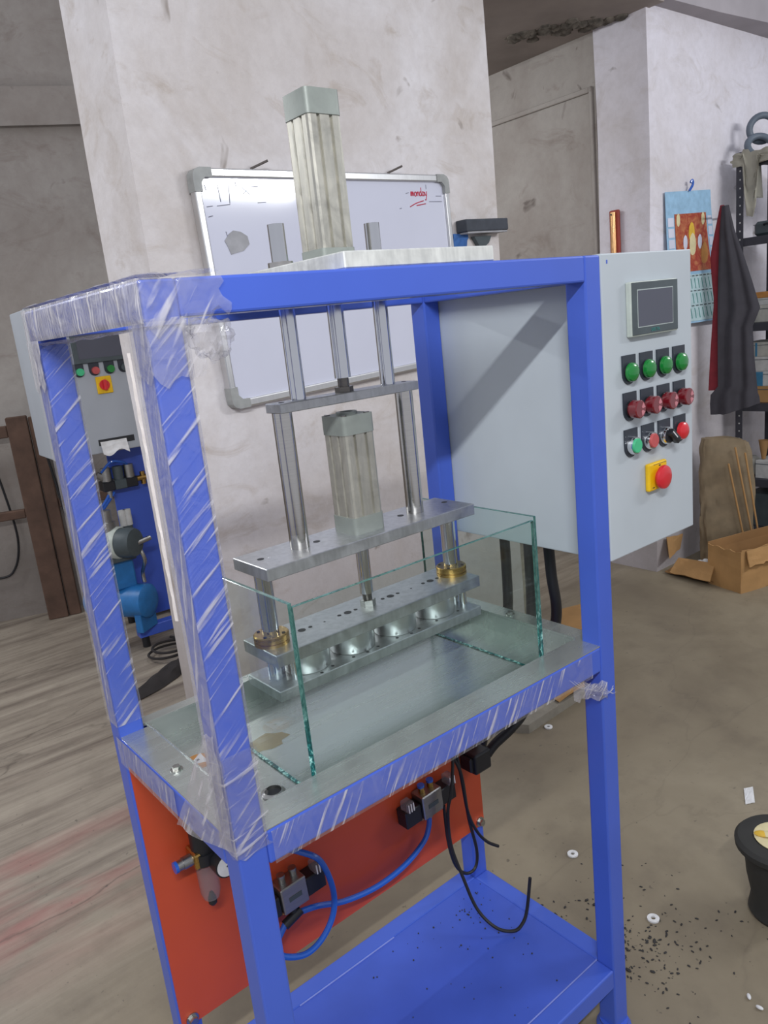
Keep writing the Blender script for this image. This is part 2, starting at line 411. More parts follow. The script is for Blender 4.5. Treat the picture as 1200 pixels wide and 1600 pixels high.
def thing(name, label, cat, loc=(0, 0, 0), rot=(0, 0, 0), group=None):
    o = bpy.data.objects.new(name, None); COL.objects.link(o); o.location = loc; o.rotation_euler = rot
    o.empty_display_size = 0.05
    return tag(o, label, cat, group)
def struct(o): o['kind'] = 'structure'; return o
def nz(v, s=1.0): return noise.noise(Vector(v)*s)

# ------------------------------------------------------------------ the setting
bm = nb(); bmesh.ops.create_grid(bm, x_segments=1, y_segments=1, size=1.0, matrix=Matrix.Translation((1.5, 1.0, 0)) @ Matrix.Diagonal((5.5, 4.8, 1, 1)))
bmesh.ops.solidify(bm, geom=list(bm.faces), thickness=0.1)
for v in bm.verts: v.co.z = 0.0 if v.co.z > -0.05 and v.co.z < 0.05 and abs(v.co.z) < 1e-5 else -0.1
o = put('floor', bm, 'floor', world=False); struct(o)
PA = math.atan2(0.109, 0.993); PAV = Vector((math.cos(PA), math.sin(PA), 0)); PN = Vector((-math.sin(PA), math.cos(PA), 0))
P0 = Vector((2.265, 1.52, 0))
def rough_block(name, corners, z0, z1, mat, nz_amp=0.006, n=18):
    """upright block on a 4-corner footprint with slightly uneven hand-plastered faces"""
    bm = nb(); m = len(corners)
    for k in range(m):
        a, b = Vector(corners[k]), Vector(corners[(k+1) % m])
        d = (b-a); nrm = Vector((d.y, -d.x)).normalized()
        def fn(u, v, a=a, d=d, nrm=nrm):
            p = a+d*u; z = z0+(z1-z0)*v
            q = nz((p.x*2.1, p.y*2.1, z*2.1))*nz_amp + nz((p.x*7, p.y*7, z*7))*nz_amp*0.4
            return (p.x+nz((p.x, p.y, z*1.3+5))*nz_amp*1.4, p.y+nz((p.x+9, p.y, z*1.3))*nz_amp*1.4+q*0.5, z)
        grid(bm, n, n, fn)
    bmesh.ops.remove_doubles(bm, verts=bm.verts[:], dist=1e-4)
    return struct(put(name, bm, mat, smooth=True, angle=0.9, world=False))
pl = P0+PAV*(-1.672); pr_ = P0+PAV*(-0.098)
rough_block('wall_centre', [(pl.x, pl.y), (pr_.x, pr_.y), (pr_.x+0.02, pr_.y+0.36), (pl.x+0.0, pl.y+0.315)], 0, 3.1, 'wall')
rough_block('wall_right', [(3.032, 1.374), (5.6, 1.374), (5.6, 1.66), (3.036, 1.648)], 0, 3.1, 'wall_r', 0.007)
# dim passage side wall, with a plastered-over doorway recess
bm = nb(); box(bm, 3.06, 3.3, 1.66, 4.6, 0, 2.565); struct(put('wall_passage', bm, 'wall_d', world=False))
bm = nb(); box(bm, 3.045, 3.06, 1.69, 4.2, 2.312, 2.335, 0.003); box(bm, 3.045, 3.06, 1.672, 1.69, 0.6, 2.335, 0.003)
struct(put('trim_1', bm, 'wall_d', world=False))
# left dim wall
wa = Vector((0.455, 3.783)); wd = Vector((0.94, -0.341)); wn = Vector((0.341, 0.94))
a = wa-wd*3.2; b = wa+wd*1.9
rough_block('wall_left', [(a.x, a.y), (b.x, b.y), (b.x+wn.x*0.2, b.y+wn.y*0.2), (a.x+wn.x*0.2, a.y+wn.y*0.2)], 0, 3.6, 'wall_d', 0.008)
a2 = a-wn*0.045; b2 = b-wn*0.045
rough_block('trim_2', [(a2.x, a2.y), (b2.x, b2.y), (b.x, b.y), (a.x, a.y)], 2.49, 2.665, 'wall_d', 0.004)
# ceiling over the passage and the beam above the right wall
bm = nb(); box(bm, 2.0, 3.06, 1.30, 4.4, 2.56, 2.75); struct(put('ceiling', bm, 'ceil', world=False))
bm = nb()
for f in range(90):
    px = random.uniform(2.72, 3.03); py = 1.84-(px-2.72)*1.05+random.gauss(0, 0.05); r = random.uniform(0.012, 0.04)
    bmesh.ops.create_icosphere(bm, subdivisions=1, radius=r, matrix=Matrix.Translation((px, max(1.36, py), 2.562)) @ Matrix.Diagonal((1, 1, 0.55, 1)))
o = put('exposed_aggregate', bm, 'concrete_broken', world=False); o.parent = bpy.data.objects['ceiling']; o['kind'] = 'stuff'
bm = nb()
prism(bm, [(3.0, 1.30), (3.5, 1.285), (4.2, 1.235), (5.6, 1.16), (5.6, 1.40), (3.0, 1.40)], 2.575, 3.1)
struct(put('trim_3', bm, 'beam', world=False))

# ------------------------------------------------------------------ press machine frame
W, D, H, HM, HB, T, TM = 0.726, 0.399, 1.437, 0.812, 0.155, 0.038, 0.046
fr = thing('press_stand', 'blue painted square-tube steel stand on four posts, partly wrapped in film', 'stand', (W/2, D/2, 0))
for (x, y) in ((0, 0), (0, D-T), (W-T, D-T), (W-T, 0)):
    bm = nb(); box(bm, x, x+T, y, y+T, 0.012, H, 0.003, 2); p = put('post', bm, 'blue', fr)
    bm = nb(); lathe(bm, [(0.033, 0.0), (0.033, 0.006), (0.027, 0.014), (0.027, 0.02)], 20, Matrix.Translation((x+T/2, y+T/2, 0)))
    put('foot', bm, 'blue', p, True)
for z0, z1 in ((H-T, H), (HM-TM, HM-0.0015), (HB-0.04, HB)):
    for y in (0, D-T):
        yb = 0.375 if (y > 0 and 0.5 < z0 < 1.0) else y
        bm = nb(); box(bm, T, W-T, yb, y+T, z0, z1, 0.003, 2); put('cross_beam', bm, 'blue', fr)
    for x in (0, W-T):
        bm = nb(); box(bm, x, x+T, T, D-T, z0, z1, 0.003, 2); put('side_beam', bm, 'blue', fr)
bm = nb(); box(bm, T, W-T, T, D-T, HB-0.006, HB-0.002); sh = put('shelf_sheet', bm, 'blue_shelf', fr)
bm = nb(); box(bm, T+0.02, W-T, T-0.001, T+0.0015, HB-0.002, HB-0.0005); put('weld_seam', bm, 'blue_weld', sh)
bm = nb(); box(bm, 0.22, 0.45, D-T-0.0015, D-T+0.001, HB-0.002, HB-0.0005); put('weld_seam', bm, 'blue_weld', sh)

# ------------------------------------------------------------------ stainless tray
tr = thing('drip_tray', 'brushed stainless steel tray set into the blue machine frame at mid height', 'tray', (W/2, D/2, 0.77))
ZT = 0.778
bm = nb()
box(bm, T, W-T, 0.001, 0.052, HM-0.0015, HM); put('front_lip', bm, 'tray', tr)
bm = nb(); box(bm, T, W-T, 0.371, D-0.001, HM-0.0015, HM); box(bm, T, W-T, 0.3695, 0.371, HM-0.0015, HM+0.003); put('back_lip', bm, 'tray', tr)
bm = nb(); box(bm, 0.001, 0.046, T, D-T, HM-0.0015, HM); box(bm, 0.046, 0.0475, 0.052, 0.371, HM-0.0015, HM+0.002); put('left_lip', bm, 'tray', tr)
bm = nb(); box(bm, 0.688, W-0.001, T, D-T, HM-0.0015, HM); box(bm, 0.6862, 0.688, 0.052, 0.371, HM-0.0014, HM+0.003); put('right_lip', bm, 'tray', tr)
bm = nb()
box(bm, 0.046, 0.686, 0.052, 0.371, ZT-0.0015, ZT)
for q in ((0.046, 0.686, 0.0505, 0.052), (0.046, 0.686, 0.371, 0.3725), (0.0445, 0.046, 0.052, 0.371), (0.686, 0.6872, 0.052, 0.371)): box(bm, *q, ZT, HM-0.0016)
put('tray_pan', bm, 'tray', tr)
bm = nb(); lathe(bm, [(0.0165, 0), (0.0165, 0.003), (0.0125, 0.006), (0.0115, 0.006), (0.0115, 0.001)], 24, Matrix.Translation((0.108, 0.105, ZT)), False); dn = put('drain', bm, 'bolt', tr, True)
bm = nb(); cyl(bm, (0.108, 0.105, ZT+0.0002), (0.108, 0.105, ZT+0.0012), 0.0115); put('drain_hole', bm, 'hole', dn)
for (x, y) in ((0.022, 0.209), (0.705, 0.215)):
    bm = nb(); cyl(bm, (x, y, HM), (x, y, HM+0.0015), 0.0085, seg=20); cyl(bm, (x, y, HM+0.0015), (x, y, HM+0.006), 0.0055, seg=6); put('bolt', bm, 'bolt', tr)
bm = nb(); lathe(bm, [(0.021, 0), (0.021, 0.0006)], 24, Matrix.Translation((0.075, 0.262, ZT))); lathe(bm, [(0.016, 0), (0.016, 0.0008)], 24, Matrix.Translation((0.075, 0.262, ZT)))
stk = put('sticker', bm, 'sticker', tr); stk['label'] = 'round orange sticker'
bm = nb(); prism(bm, [(0.060, 0.262), (0.084, 0.250), (0.086, 0.280)], ZT+0.0008, ZT+0.0014); put('sticker_print', bm, 'white', stk)
bm = nb(); box(bm, 0.072, 0.077, 0.262, 0.267, ZT+0.0014, ZT+0.0017); put('sticker_symbol', bm, 'hole', stk)
bm = nb(); prism(bm, [(0.17+0.035*math.cos(k*PI/8)*(1+0.2*math.sin(3*k)), 0.23+0.022*math.sin(k*PI/8)*(1+0.2*math.cos(2*k))) for k in range(16)], ZT, ZT+0.0004)
put('water_stain', bm, 'stain', tr)

# ------------------------------------------------------------------ glass guard
gg = thing('glass_guard', 'three-sided clear glass splash guard with green edges standing in the steel tray', 'glass guard', (0.375, 0.2, ZT))
def pane(x0, x1, y0, y1, z0, z1):
    bm = nb(); box(bm, x0, x1, y0, y1, z0, z1, 0.0008)
    bm.normal_update()
    thin = 0 if abs(x1-x0) < abs(y1-y0) else 1
    for f in bm.faces:
        f.material_index = 0 if abs(f.normal[thin]) > 0.9 else 1
    return put('glass_pane', bm, ['glass', 'edge'], gg)
ZG = 1.05
pane(0.1475, 0.6035, 0.055, 0.0605, ZT+0.001, ZG-0.006)
pane(0.1415, 0.147, 0.055, 0.335, ZT+0.001, ZG)
pane(0.604, 0.6095, 0.055, 0.335, ZT+0.001, ZG)

# ------------------------------------------------------------------ pneumatic press
CX, CY = 0.3745, 0.204
pp = thing('pneumatic_press', 'aluminium pneumatic press with two air cylinders and chrome rods inside the blue stand', 'press', (CX, CY, 0.87))
bm = nb(); box(bm, 0.249, 0.498, 0.003, D-0.003, H, H+0.0195, 0.0015); mp = put('mounting_plate', bm, 'alu2', pp)
def barrel_section(h, cx, cy):
    r = 0.005; g = 0.0105; gw = 0.0028; gd = 0.0035
    side = [(-h+r, -h), (-g-gw, -h), (-g-gw*0.5, -h+gd), (-g+gw*0.5, -h+gd), (-g+gw, -h), (g-gw, -h), (g-gw*0.5, -h+gd), (g+gw*0.5, -h+gd), (g+gw, -h), (h-r, -h), (h-r*0.3, -h+r*0.3)]
    out = []
    for k in range(4):
        c, s = math.cos(k*PI/2), math.sin(k*PI/2)
        out += [(cx+x*c-y*s, cy+x*s+y*c) for x, y in side]
    return out
def rsq(h, r, cx, cy, n=4):
    out = []
    for k, (sx, sy) in enumerate(((1, -1), (1, 1), (-1, 1), (-1, -1))):
        for i in range(n+1):
            a = -PI/2+k*PI/2+i*PI/2/n
            out.append((cx+sx*(h-r)+r*math.cos(a), cy+sy*(h-r)+r*math.sin(a)))
    return out
def air_cylinder(cx, cy, z0, z1, cap_lo, cap_hi):
    bm = nb(); prism(bm, barrel_section(0.0275, cx, cy), z0+cap_lo, z1-cap_hi); b = put('cylinder_barrel', bm, 'barrel', pp)
    for a, c in ((z0, z0+cap_lo), (z1-cap_hi, z1)):
        bm = nb(); prism(bm, rsq(0.029, 0.007, cx, cy), a, c); put('end_cap', bm, 'cap', b, True, angle=0.5)
    for sx in (-1, 1):
        for sy in (-1, 1):
            bm = nb(); cyl(bm, (cx+sx*0.021, cy+sy*0.021, z1-0.0005), (cx+sx*0.021, cy+sy*0.021, z1+0.0012), 0.0045, seg=6); put('cap_screw', bm, 'darkrod', b)
    bm = nb(); lathe(bm, [(0.016, z1), (0.016, z1+0.004), (0.010, z1+0.004), (0.010, z1+0.001)], 24, Matrix.Translation((cx, cy, 0)), False); put('bore_ring', bm, 'cap', b, True)
air_cylinder(CX-0.002, CY, H+0.0195, 1.684, 0.024, 0.032)
air_cylinder(CX-0.003, CY, 1.067, 1.246, 0.026, 0.028)
def rod(name, x, y, z0, z1, r, mat='rod', parent=None):
    bm = nb(); cyl(bm, (x, y, z0), (x, y, z1), r, seg=32); return put(name, bm, mat, parent or pp, True)
for x in (0.2905, 0.4565):
    gr_ = rod('guide_rod', x, CY, 1.279, 1.516, 0.0115, 'chrome')
    bm = nb(); lathe(bm, [(0.0118, 0), (0.0175, 0), (0.0175, 0.010), (0.0118, 0.010)], 28, Matrix.Translation((x, CY, H+0.0195))); put('rod_collar', bm, 'rod', gr_, True)
pr1 = rod('piston_rod', CX-0.002, CY, 1.300, H, 0.0122, 'chrome')
rod('threaded_end', CX-0.002, CY, 1.286, 1.300, 0.0085, 'darkrod', pr1)
def hexnut(x, y, z0, z1, r, mat='darkrod', parent=None):
    bm = nb(); cyl(bm, (x, y, z0), (x, y, z1), r, seg=6); return put('hex_nut', bm, mat, parent)
hexnut(CX-0.002, CY, 1.279, 1.287, 0.014, 'darkrod', pr1)
def holes(name_parent, zs, spots):
    for x, y, r in spots:
        bm = nb(); lathe(bm, [(r, 0), (r, 0.0004)], 14, Matrix.Translation((x, y, zs))); put('drilled_hole', bm, 'hole', name_parent)
bm = nb(); box(bm, 0.247, 0.502, CY-0.020, CY+0.020, 1.2655, 1.279, 0.001); up = put('upper_bar', bm, 'alu', pp)
holes(up, 1.279, [(0.262, CY, 0.004), (0.489, CY, 0.004)])
for x in (0.2605, 0.486): 
    g2 = rod('column_rod', x, CY, 1.067, 1.2655, 0.0143, 'rod')
bm = nb(); box(bm, 0.173, 0.572, 0.153, 0.249, 1.049, 1.067, 0.001); mid = put('middle_plate', bm, 'alu', pp)
holes(mid, 1.067, [(0.194, 0.205, 0.005), (0.292, 0.207, 0.0055), (0.458, 0.208, 0.0055), (0.556, 0.208, 0.005)])
for x in (0.1925, 0.5545):
    lr = rod('lower_rod', x, CY, 0.886, 1.049, 0.0125, 'chrome')
    bm = nb(); lathe(bm, [(0.0128, 0), (0.026, 0), (0.026, 0.0045), (0.0248, 0.005), (0.0248, 0.0065), (0.026, 0.007), (0.026, 0.014), (0.0245, 0.0155), (0.0128, 0.0155)], 32, Matrix.Translation((x, CY, 0.941)))
    bs = put('brass_bushing', bm, 'brass', pp, True)
    for k in range(4):
        an = k*PI/2+0.6; bm = nb(); cyl(bm, (x+0.02*math.cos(an), CY+0.02*math.sin(an), 0.9565), (x+0.02*math.cos(an), CY+0.02*math.sin(an), 0.9575), 0.0025, seg=8); put('bushing_screw', bm, 'hole', bs)
pr2 = rod('piston_rod', CX-0.004, CY, 0.963, 1.049, 0.0105, 'chrome')
rod('threaded_end', CX-0.004, CY, 0.951, 0.963, 0.0075, 'darkrod', pr2)
hexnut(CX-0.004, CY, 0.941, 0.952, 0.0125, 'bolt', pr2)
bm = nb(); box(bm, 0.169, 0.573, 0.155, 0.249, 0.922, 0.941, 0.001); pu = put('punch_plate', bm, 'alu', pp)
hs = []
for c in (0.245, 0.331, 0.418, 0.506):
    hs += [(c, 0.206, 0.0062), (c-0.0155, 0.207, 0.0032), (c+0.0155, 0.206, 0.0032)]
hs += [(0.286, 0.205, 0.0016), (0.462, 0.205, 0.0016)]
holes(pu, 0.941, hs)
bm = nb(); box(bm, 0.168, 0.573, 0.157, 0.249, 0.870, 0.886, 0.001); ba = put('base_plate', bm, 'alu', pp)
holes(ba, 0.886, [(x, y, 0.0026) for x, y in ((0.243, 0.162), (0.267, 0.168), (0.306, 0.168), (0.331, 0.165), (0.354, 0.168), (0.394, 0.169), (0.420, 0.164), (0.441, 0.169), (0.481, 0.170), (0.532, 0.172))])
for c in (0.245, 0.331, 0.418, 0.506):
    bm = nb(); lathe(bm, [(0.030, 0.886), (0.0355, 0.8865), (0.0365, 0.890), (0.0365, 0.9215)], 40, Matrix.Translation((c, CY, 0))); put('round_punch', bm, 'pot', pp, True)
rod('stop_pin', 0.208, 0.178, 0.886, 0.922, 0.006, 'chrome'); rod('stop_pin', 0.552, 0.178, 0.886, 0.922, 0.006, 'chrome')

# ------------------------------------------------------------------ control cabinet
cb = thing('control_cabinet', 'light grey control cabinet with touch screen and coloured push buttons bolted beside the blue frame', 'control cabinet', (0.87, 0.2, 0.95))
CZ0, CZ1 = 0.950, 1.4385
bm = nb(); box(bm, W+0.001, 1.012, 0.018, 0.40, CZ0, CZ1-0.002, 0.002, 2); put('cabinet_body', bm, 'grey_box', cb)
bm = nb(); box(bm, W+0.001, 0.982, 0.0, 0.0175, CZ0-0.001, CZ1, 0.002, 2); dr = put('cabinet_door', bm, 'grey_box', cb)
bm = nb(); box(bm, 0.741, 0.744, -0.0005, 0.0002, 1.4235, 1.429); put('ink_mark', bm, 'blue', dr)
YF = 0.0
def fy(y): return YF-y
# touch screen
bm = nb(); box(bm, 0.788, 0.922, fy(0.010), fy(0), 1.308, 1.393, 0.002, 2); hm = put('touch_screen', bm, 'hmi_body', cb)
bm = nb(); box(bm, 0.790, 0.9205, fy(0.0112), fy(0.0098), 1.3105, 1.3915, 0.0004); put('screen_bezel', bm, 'bezel', hm)
bm = nb(); box(bm, 0.8035, 0.9055, fy(0.0116), fy(0.0111), 1.3215, 1.3805); put('screen_border', bm, 'hmi_line', hm)
bm = nb(); box(bm, 0.805, 0.904, fy(0.0119), fy(0.0115), 1.323, 1.379); put('screen_glass', bm, 'screen', hm)
def text_mesh(s, size, ext=0.0002):
    cu = bpy.data.curves.new('t', 'FONT'); cu.body = s; cu.size = size; cu.align_x = 'CENTER'; cu.align_y = 'CENTER'; cu.extrude = ext; cu.resolution_u = 2
    ob = bpy.data.objects.new('t', cu); me = bpy.data.meshes.new_from_object(ob)
    b = nb(); b.from_mesh(me); bpy.data.objects.remove(ob); bpy.data.curves.remove(cu); bpy.data.meshes.remove(me); return b
def front_text(s, size, x, y, z, mat, parent):
    b = text_mesh(s, size); bmesh.ops.transform(b, matrix=Matrix.Translation((x, y, z)) @ Matrix.Rotation(PI/2, 4, 'X'), verts=b.verts[:]); return put('printed_text', b, mat, parent)
front_text('DELTA', 0.008, 0.853, fy(0.0115), 1.3155, 'logo', hm)
# buttons
def legend_plate(x, zt, parent=None, name='legend_plate'):
    w2 = 0.0182; bm = nb(); zc = zt-0.0285
    pts = [(-w2, 0.0), (-w2, -0.026)]
    pts += [(w2*math.cos(PI+k*PI/10)*1.0, -0.0285+0.0185*math.sin(PI+k*PI/10)) for k in range(1, 10)]
    pts += [(w2, -0.026), (w2, 0.0)]
    prism(bm, pts, 0, 0.0025, Matrix.Translation((x, fy(0), zt)) @ Matrix.Rotation(PI/2, 4, 'X'))
    return put(name, bm, 'plate', parent)
FM = lambda x, z: Matrix.Translation((x, fy(0), z)) @ Matrix.Rotation(PI/2, 4, 'X')
def flathe(name, prof, x, z, mat, parent, seg=28):
    bm = nb(); lathe(bm, prof, seg, FM(x, z)); return put(name, bm, mat, parent, True)
cols = [0.790, 0.839, 0.888, 0.937]; rows = [1.281, 1.2215, 1.1615]
for x in cols:
    lp = legend_plate(x, rows[0], cb, 'indicator_button'); lp['label'] = 'green domed indicator button'
    z = rows[0]-0.0275
    flathe('button_bezel', [(0.0135, 0.0025), (0.0135, 0.0045)], x, z, 'black', lp)
    flathe('button_lens', [(0.0128, 0.004), (0.0152, 0.005), (0.0154, 0.008), (0.0142, 0.0115), (0.0108, 0.0140), (0.0055, 0.0153)], x, z, 'green', lp)
for x in cols:
    lp = legend_plate(x, rows[1], cb, 'lamp_button'); lp['label'] = 'dark red indicator lamp button'
    z = rows[1]-0.0275
    flathe('button_bezel', [(0.014, 0.0025), (0.014, 0.005)], x, z, 'black', lp)
    flathe('button_lens', [(0.0125, 0.0045), (0.0125, 0.008), (0.0148, 0.0085), (0.0148, 0.0205), (0.0132, 0.0220)], x, z, 'darkred', lp)
    bm = nb()
    for a0, a1 in ((0.2, 1.0), (-1.3, -0.4)):
        prism(bm, [(0.004*math.cos(a0), 0.004*math.sin(a0)), (0.012*math.cos(a0), 0.012*math.sin(a0)), (0.012*math.cos(a1), 0.012*math.sin(a1)), (0.004*math.cos(a1), 0.004*math.sin(a1))], 0.0220, 0.0224, FM(x, z))
    put('lens_facet', bm, 'pinkspot', lp)
for i, x in enumerate(cols):
    lp = legend_plate(x, rows[2], cb, ('push_button', 'push_button', 'selector_switch', 'push_button')[i])
    lp['label'] = ('mint green push button in chrome bezel', 'dull red push button in chrome bezel', 'black selector switch with white pointer', 'red domed push button')[i]
    z = rows[2]-0.0275
    if i < 2:
        flathe('chrome_bezel', [(0.0150, 0.0025), (0.0150, 0.008), (0.0140, 0.0125), (0.0128, 0.0125)], x, z, 'chrome', lp)
        flathe('button_cap', [(0.0120, 0.0125), (0.0120, 0.0145), (0.011, 0.0155)], x, z, ('mint', 'rose')[i], lp)
    elif i == 2:
        flathe('chrome_bezel', [(0.0150, 0.0025), (0.0150, 0.009), (0.0138, 0.012)], x, z, 'chrome', lp)
        bm = nb(); prism(bm, rsq(0.011, 0.005, 0, 0), 0.012, 0.016, FM(x, z))
        box(bm, -0.006, 0.006, -0.016, 0.014, 0.014, 0.025, 0.002, 2, FM(x, z) @ Matrix.Rotation(0.85, 4, 'Z')); put('switch_handle', bm, 'black', lp, True)
        bm = nb(); box(bm, -0.001, 0.001, -0.004, 0.0135, 0.0248, 0.0255, 0, 1, FM(x, z) @ Matrix.Rotation(0.85, 4, 'Z')); put('switch_pointer', bm, 'white', lp)
    else:
        flathe('button_bezel', [(0.0135, 0.0025), (0.0135, 0.0045)], x, z, 'black', lp)
        flathe('button_lens', [(0.0128, 0.004), (0.0152, 0.005), (0.0154, 0.008), (0.0142, 0.0115), (0.0108, 0.0140), (0.0055, 0.0153)], x, z, 'red', lp)
bm = nb(); box(bm, 0.829, 0.884, fy(0.009), fy(0), 1.046, 1.094, 0.003, 2); es = put('emergency_stop', bm, 'yellow', cb); es['label'] = 'yellow emergency stop box with red mushroom button'
flathe('mushroom_stem', [(0.012, 0.009), (0.012, 0.014)], 0.858, 1.068, 'red', es)
flathe('mushroom_head', [(0.0150, 0.0125), (0.0200, 0.015), (0.0208, 0.018), (0.0195, 0.0215), (0.0150, 0.0238), (0.008, 0.0248)], 0.858, 1.068, 'red', es)
bm = nb(); box(bm, 0.842, 0.880, fy(0.0093), fy(0.0089), 1.0905, 1.0912); box(bm, 0.858, 0.863, fy(0.0093), fy(0.0089), 1.0865, 1.0885)
box(bm, 0.872, 0.876, fy(0.0093), fy(0.0089), 1.083, 1.085); box(bm, 0.838, 0.844, fy(0.0093), fy(0.0089), 1.051, 1.0525); put('printed_arrow', bm, 'hole', es)
# conduits leaving the cabinet floor, and their connector on the orange panel
CON = ((0.80, 0.306), (0.80, 0.243), (0.80, 0.194))
CL = ('leftmost of three black conduits hanging below the grey cabinet', 'middle of three black conduits hanging below the grey cabinet', 'rightmost of three black conduits below the grey cabinet, curving to the orange panel')
for i, (x, y) in enumerate(CON):
    pts = [(x, y, 0.949), (x, y, 0.86), (x, y+0.004, 0.77), (x-0.002, y+0.02, 0.66), (x-0.01+0.03*(i == 2), 0.30-0.012*i, 0.56-0.02*i)]
    if i == 2: pts = [(x, y, 0.949), (x, y-0.004, 0.87), (x+0.008, y-0.004, 0.78), (x+0.03, y+0.05, 0.66), (0.822, 0.30, 0.535), (0.786, 0.31, 0.502), (0.744, 0.322, 0.478), (0.722, 0.326, 0.462)]
    else: pts += [(0.79-0.02*i, 0.34+0.02*i, 0.50), (0.765, 0.385+0.02*(1-i), 0.44)]
    bm = nb(); tube(bm, pts, 0.0105, 12); cd = put('conduit', bm, 'black_soft', None, True); tag(cd, CL[i], 'conduit', 'black conduits under the cabinet')
cn = thing('cable_connector', 'square black cable connector fixed at the right end of the orange panel', 'connector', (0.70, 0.345, 0.44))
bm = nb(); box(bm, 0.676, 0.724, 0.316, 0.3595, 0.435, 0.480, 0.004, 2); put('connector_shell', bm, 'black', cn)
bm = nb(); box(bm, 0.668, 0.680, 0.322, 0.355, 0.441, 0.474, 0.003); put('clamp_block', bm, 'black', cn)

# ------------------------------------------------------------------ orange panel with pneumatics
op = thing('mounting_panel', 'orange painted steel panel bolted across the lower rear of the blue frame', 'panel', (W/2, 0.35, 0.28))
bm = nb(); prism(bm, [(0.003, 0.268), (0.726, 0.276), (0.7255, 0.764), (0.003, 0.764)], 0, 0.003, Matrix.Translation((0, 0.3605, 0)) @ Matrix.Rotation(PI/2, 4, 'X')); put('panel_sheet', bm, 'orange', op)
for x, z in ((0.713, 0.287), (0.021, 0.279)):
    bm = nb(); cyl(bm, (x, 0.3575, z), (x, 0.355, z), 0.011, seg=20); cyl(bm, (x, 0.355, z), (x, 0.347, z), 0.0075, seg=6); put('bolt', bm, 'bolt', op)
def valve(x0, z0, tilt, label, fittings_up):
    v = thing('solenoid_valve', label, 'valve', (x0, 0.357, z0), (0, -tilt, 0), 'solenoid valves on the orange panel')
    def L(name, bm, mat, parent=v, smooth=False): return put(name, bm, mat, parent, smooth, world=False)
    bm = nb(); box(bm, -0.026, 0.026, -0.036, 0, -0.022, 0.030, 0.002); bd = L('valve_body', bm, 'alufit')
    bm = nb(); box(bm, -0.013, 0.013, -0.0366, -0.0360, -0.001, 0.008, 0); L('logo_mark', bm, 'bezel', bd)
    for s in (-1, 1):
        bm = nb(); box(bm, s*0.027, s*0.068, -0.030, 0, -0.022, 0.016, 0.002); cl_ = L('coil_housing', bm, 'black')
        bm = nb(); box(bm, s*0.046, s*0.066, -0.036, -0.012, 0.0165, 0.038, 0.003); pg = L('plug', bm, 'clearcup', cl_)
        for k in range(3):
            bm = nb(); box(bm, s*(0.049+k*0.006), s*(0.051+k*0.006), -0.0375, -0.036, 0.018, 0.036); L('plug_rib', bm, 'white', cl_)
    for x in (-0.012, 0.012):
        bm = nb(); cyl(bm, (x, -0.018, 0.030), (x, -0.018, 0.042), 0.0065, seg=14); f = L('push_fitting', bm, fittings_up, v, True)
        bm = nb(); cyl(bm, (x, -0.018, 0.042), (x, -0.018, 0.047), 0.0075, seg=14); L('fitting_collar', bm, 'hose' if fittings_up == 'brass' else 'alufit', f, True)
    for x in (-0.02, 0.02):
        bm = nb(); cyl(bm, (x, -0.018, -0.030), (x, -0.018, -0.022), 0.0045, seg=10); L('silencer', bm, 'brass', v, True)
    bm = nb(); cyl(bm, (0, -0.018, -0.034), (0, -0.018, -0.022), 0.0065, seg=14); L('inlet_fitting', bm, 'alufit', v, True)
    return v
valve(0.558, 0.425, 0.05, 'right-hand grey and black solenoid valve on the orange panel, below the mid beam', 'brass')
valve(0.226, 0.412, 0.05, 'left-hand grey and black solenoid valve on the orange panel beside the front post', 'alufit')
bm = nb(); tube(bm, [(0.558, 0.339, 0.396), (0.553, 0.338, 0.37), (0.532, 0.335, 0.346), (0.475, 0.33, 0.328), (0.405, 0.33, 0.322), (0.33, 0.33, 0.336), (0.272, 0.332, 0.360), (0.235, 0.335, 0.368)], 0.0055, 10); tag(put('air_hose', bm, 'hose', None, True), 'blue air hose running across the orange panel between the two valves', 'hose', 'blue air hoses')
bm = nb(); tube(bm, [(0.232, 0.335, 0.50), (0.245, 0.318, 0.497), (0.272, 0.30, 0.473), (0.289, 0.30, 0.409), (0.284, 0.30, 0.358), (0.256, 0.30, 0.323), (0.22, 0.302, 0.311), (0.183, 0.308, 0.326), (0.166, 0.315, 0.35), (0.172, 0.325, 0.37)], 0.0055, 10); tag(put('air_hose', bm, 'hose', None, True), 'blue air hose looping in a wide curve beside the left valve', 'hose', 'blue air hoses')
bm = nb(); tube(bm, [(0.208, 0.335, 0.366), (0.195, 0.335, 0.352), (0.178, 0.334, 0.335), (0.160, 0.332, 0.318), (0.150, 0.33, 0.30)], 0.0055, 10); tag(put('air_hose', bm, 'hose', None, True), 'short blue air hose below the tee piece, behind the front post', 'hose', 'blue air hoses')
tp = thing('tee_fitting', 'small black tee fitting joining the blue hoses under the left valve', 'fitting', (0.22, 0.335, 0.366))
bm = nb(); cyl(bm, (0.203, 0.335, 0.360), (0.238, 0.335, 0.372), 0.009, seg=14); put('tee_body', bm, 'black', tp, True)
bm = nb(); cyl(bm, (0.226, 0.338, 0.366), (0.226, 0.339, 0.384), 0.008, seg=14); put('tee_branch', bm, 'black', tp, True)
rg = thing('air_regulator', 'air regulator with round gauge and clear bowl on the left of the orange panel', 'regulator', (0.082, 0.34, 0.56))
bm = nb(); cyl(bm, (0.082, 0.33, 0.590), (0.082, 0.33, 0.66), 0.019, seg=20); cyl(bm, (0.082, 0.33, 0.57), (0.082, 0.33, 0.59), 0.022, seg=20); put('regulator_body', bm, 'black', rg, True)
bm = nb(); box(bm, 0.060, 0.104, 0.315, 0.352, 0.566, 0.595, 0.004, 2); put('brass_block', bm, 'brass', rg)
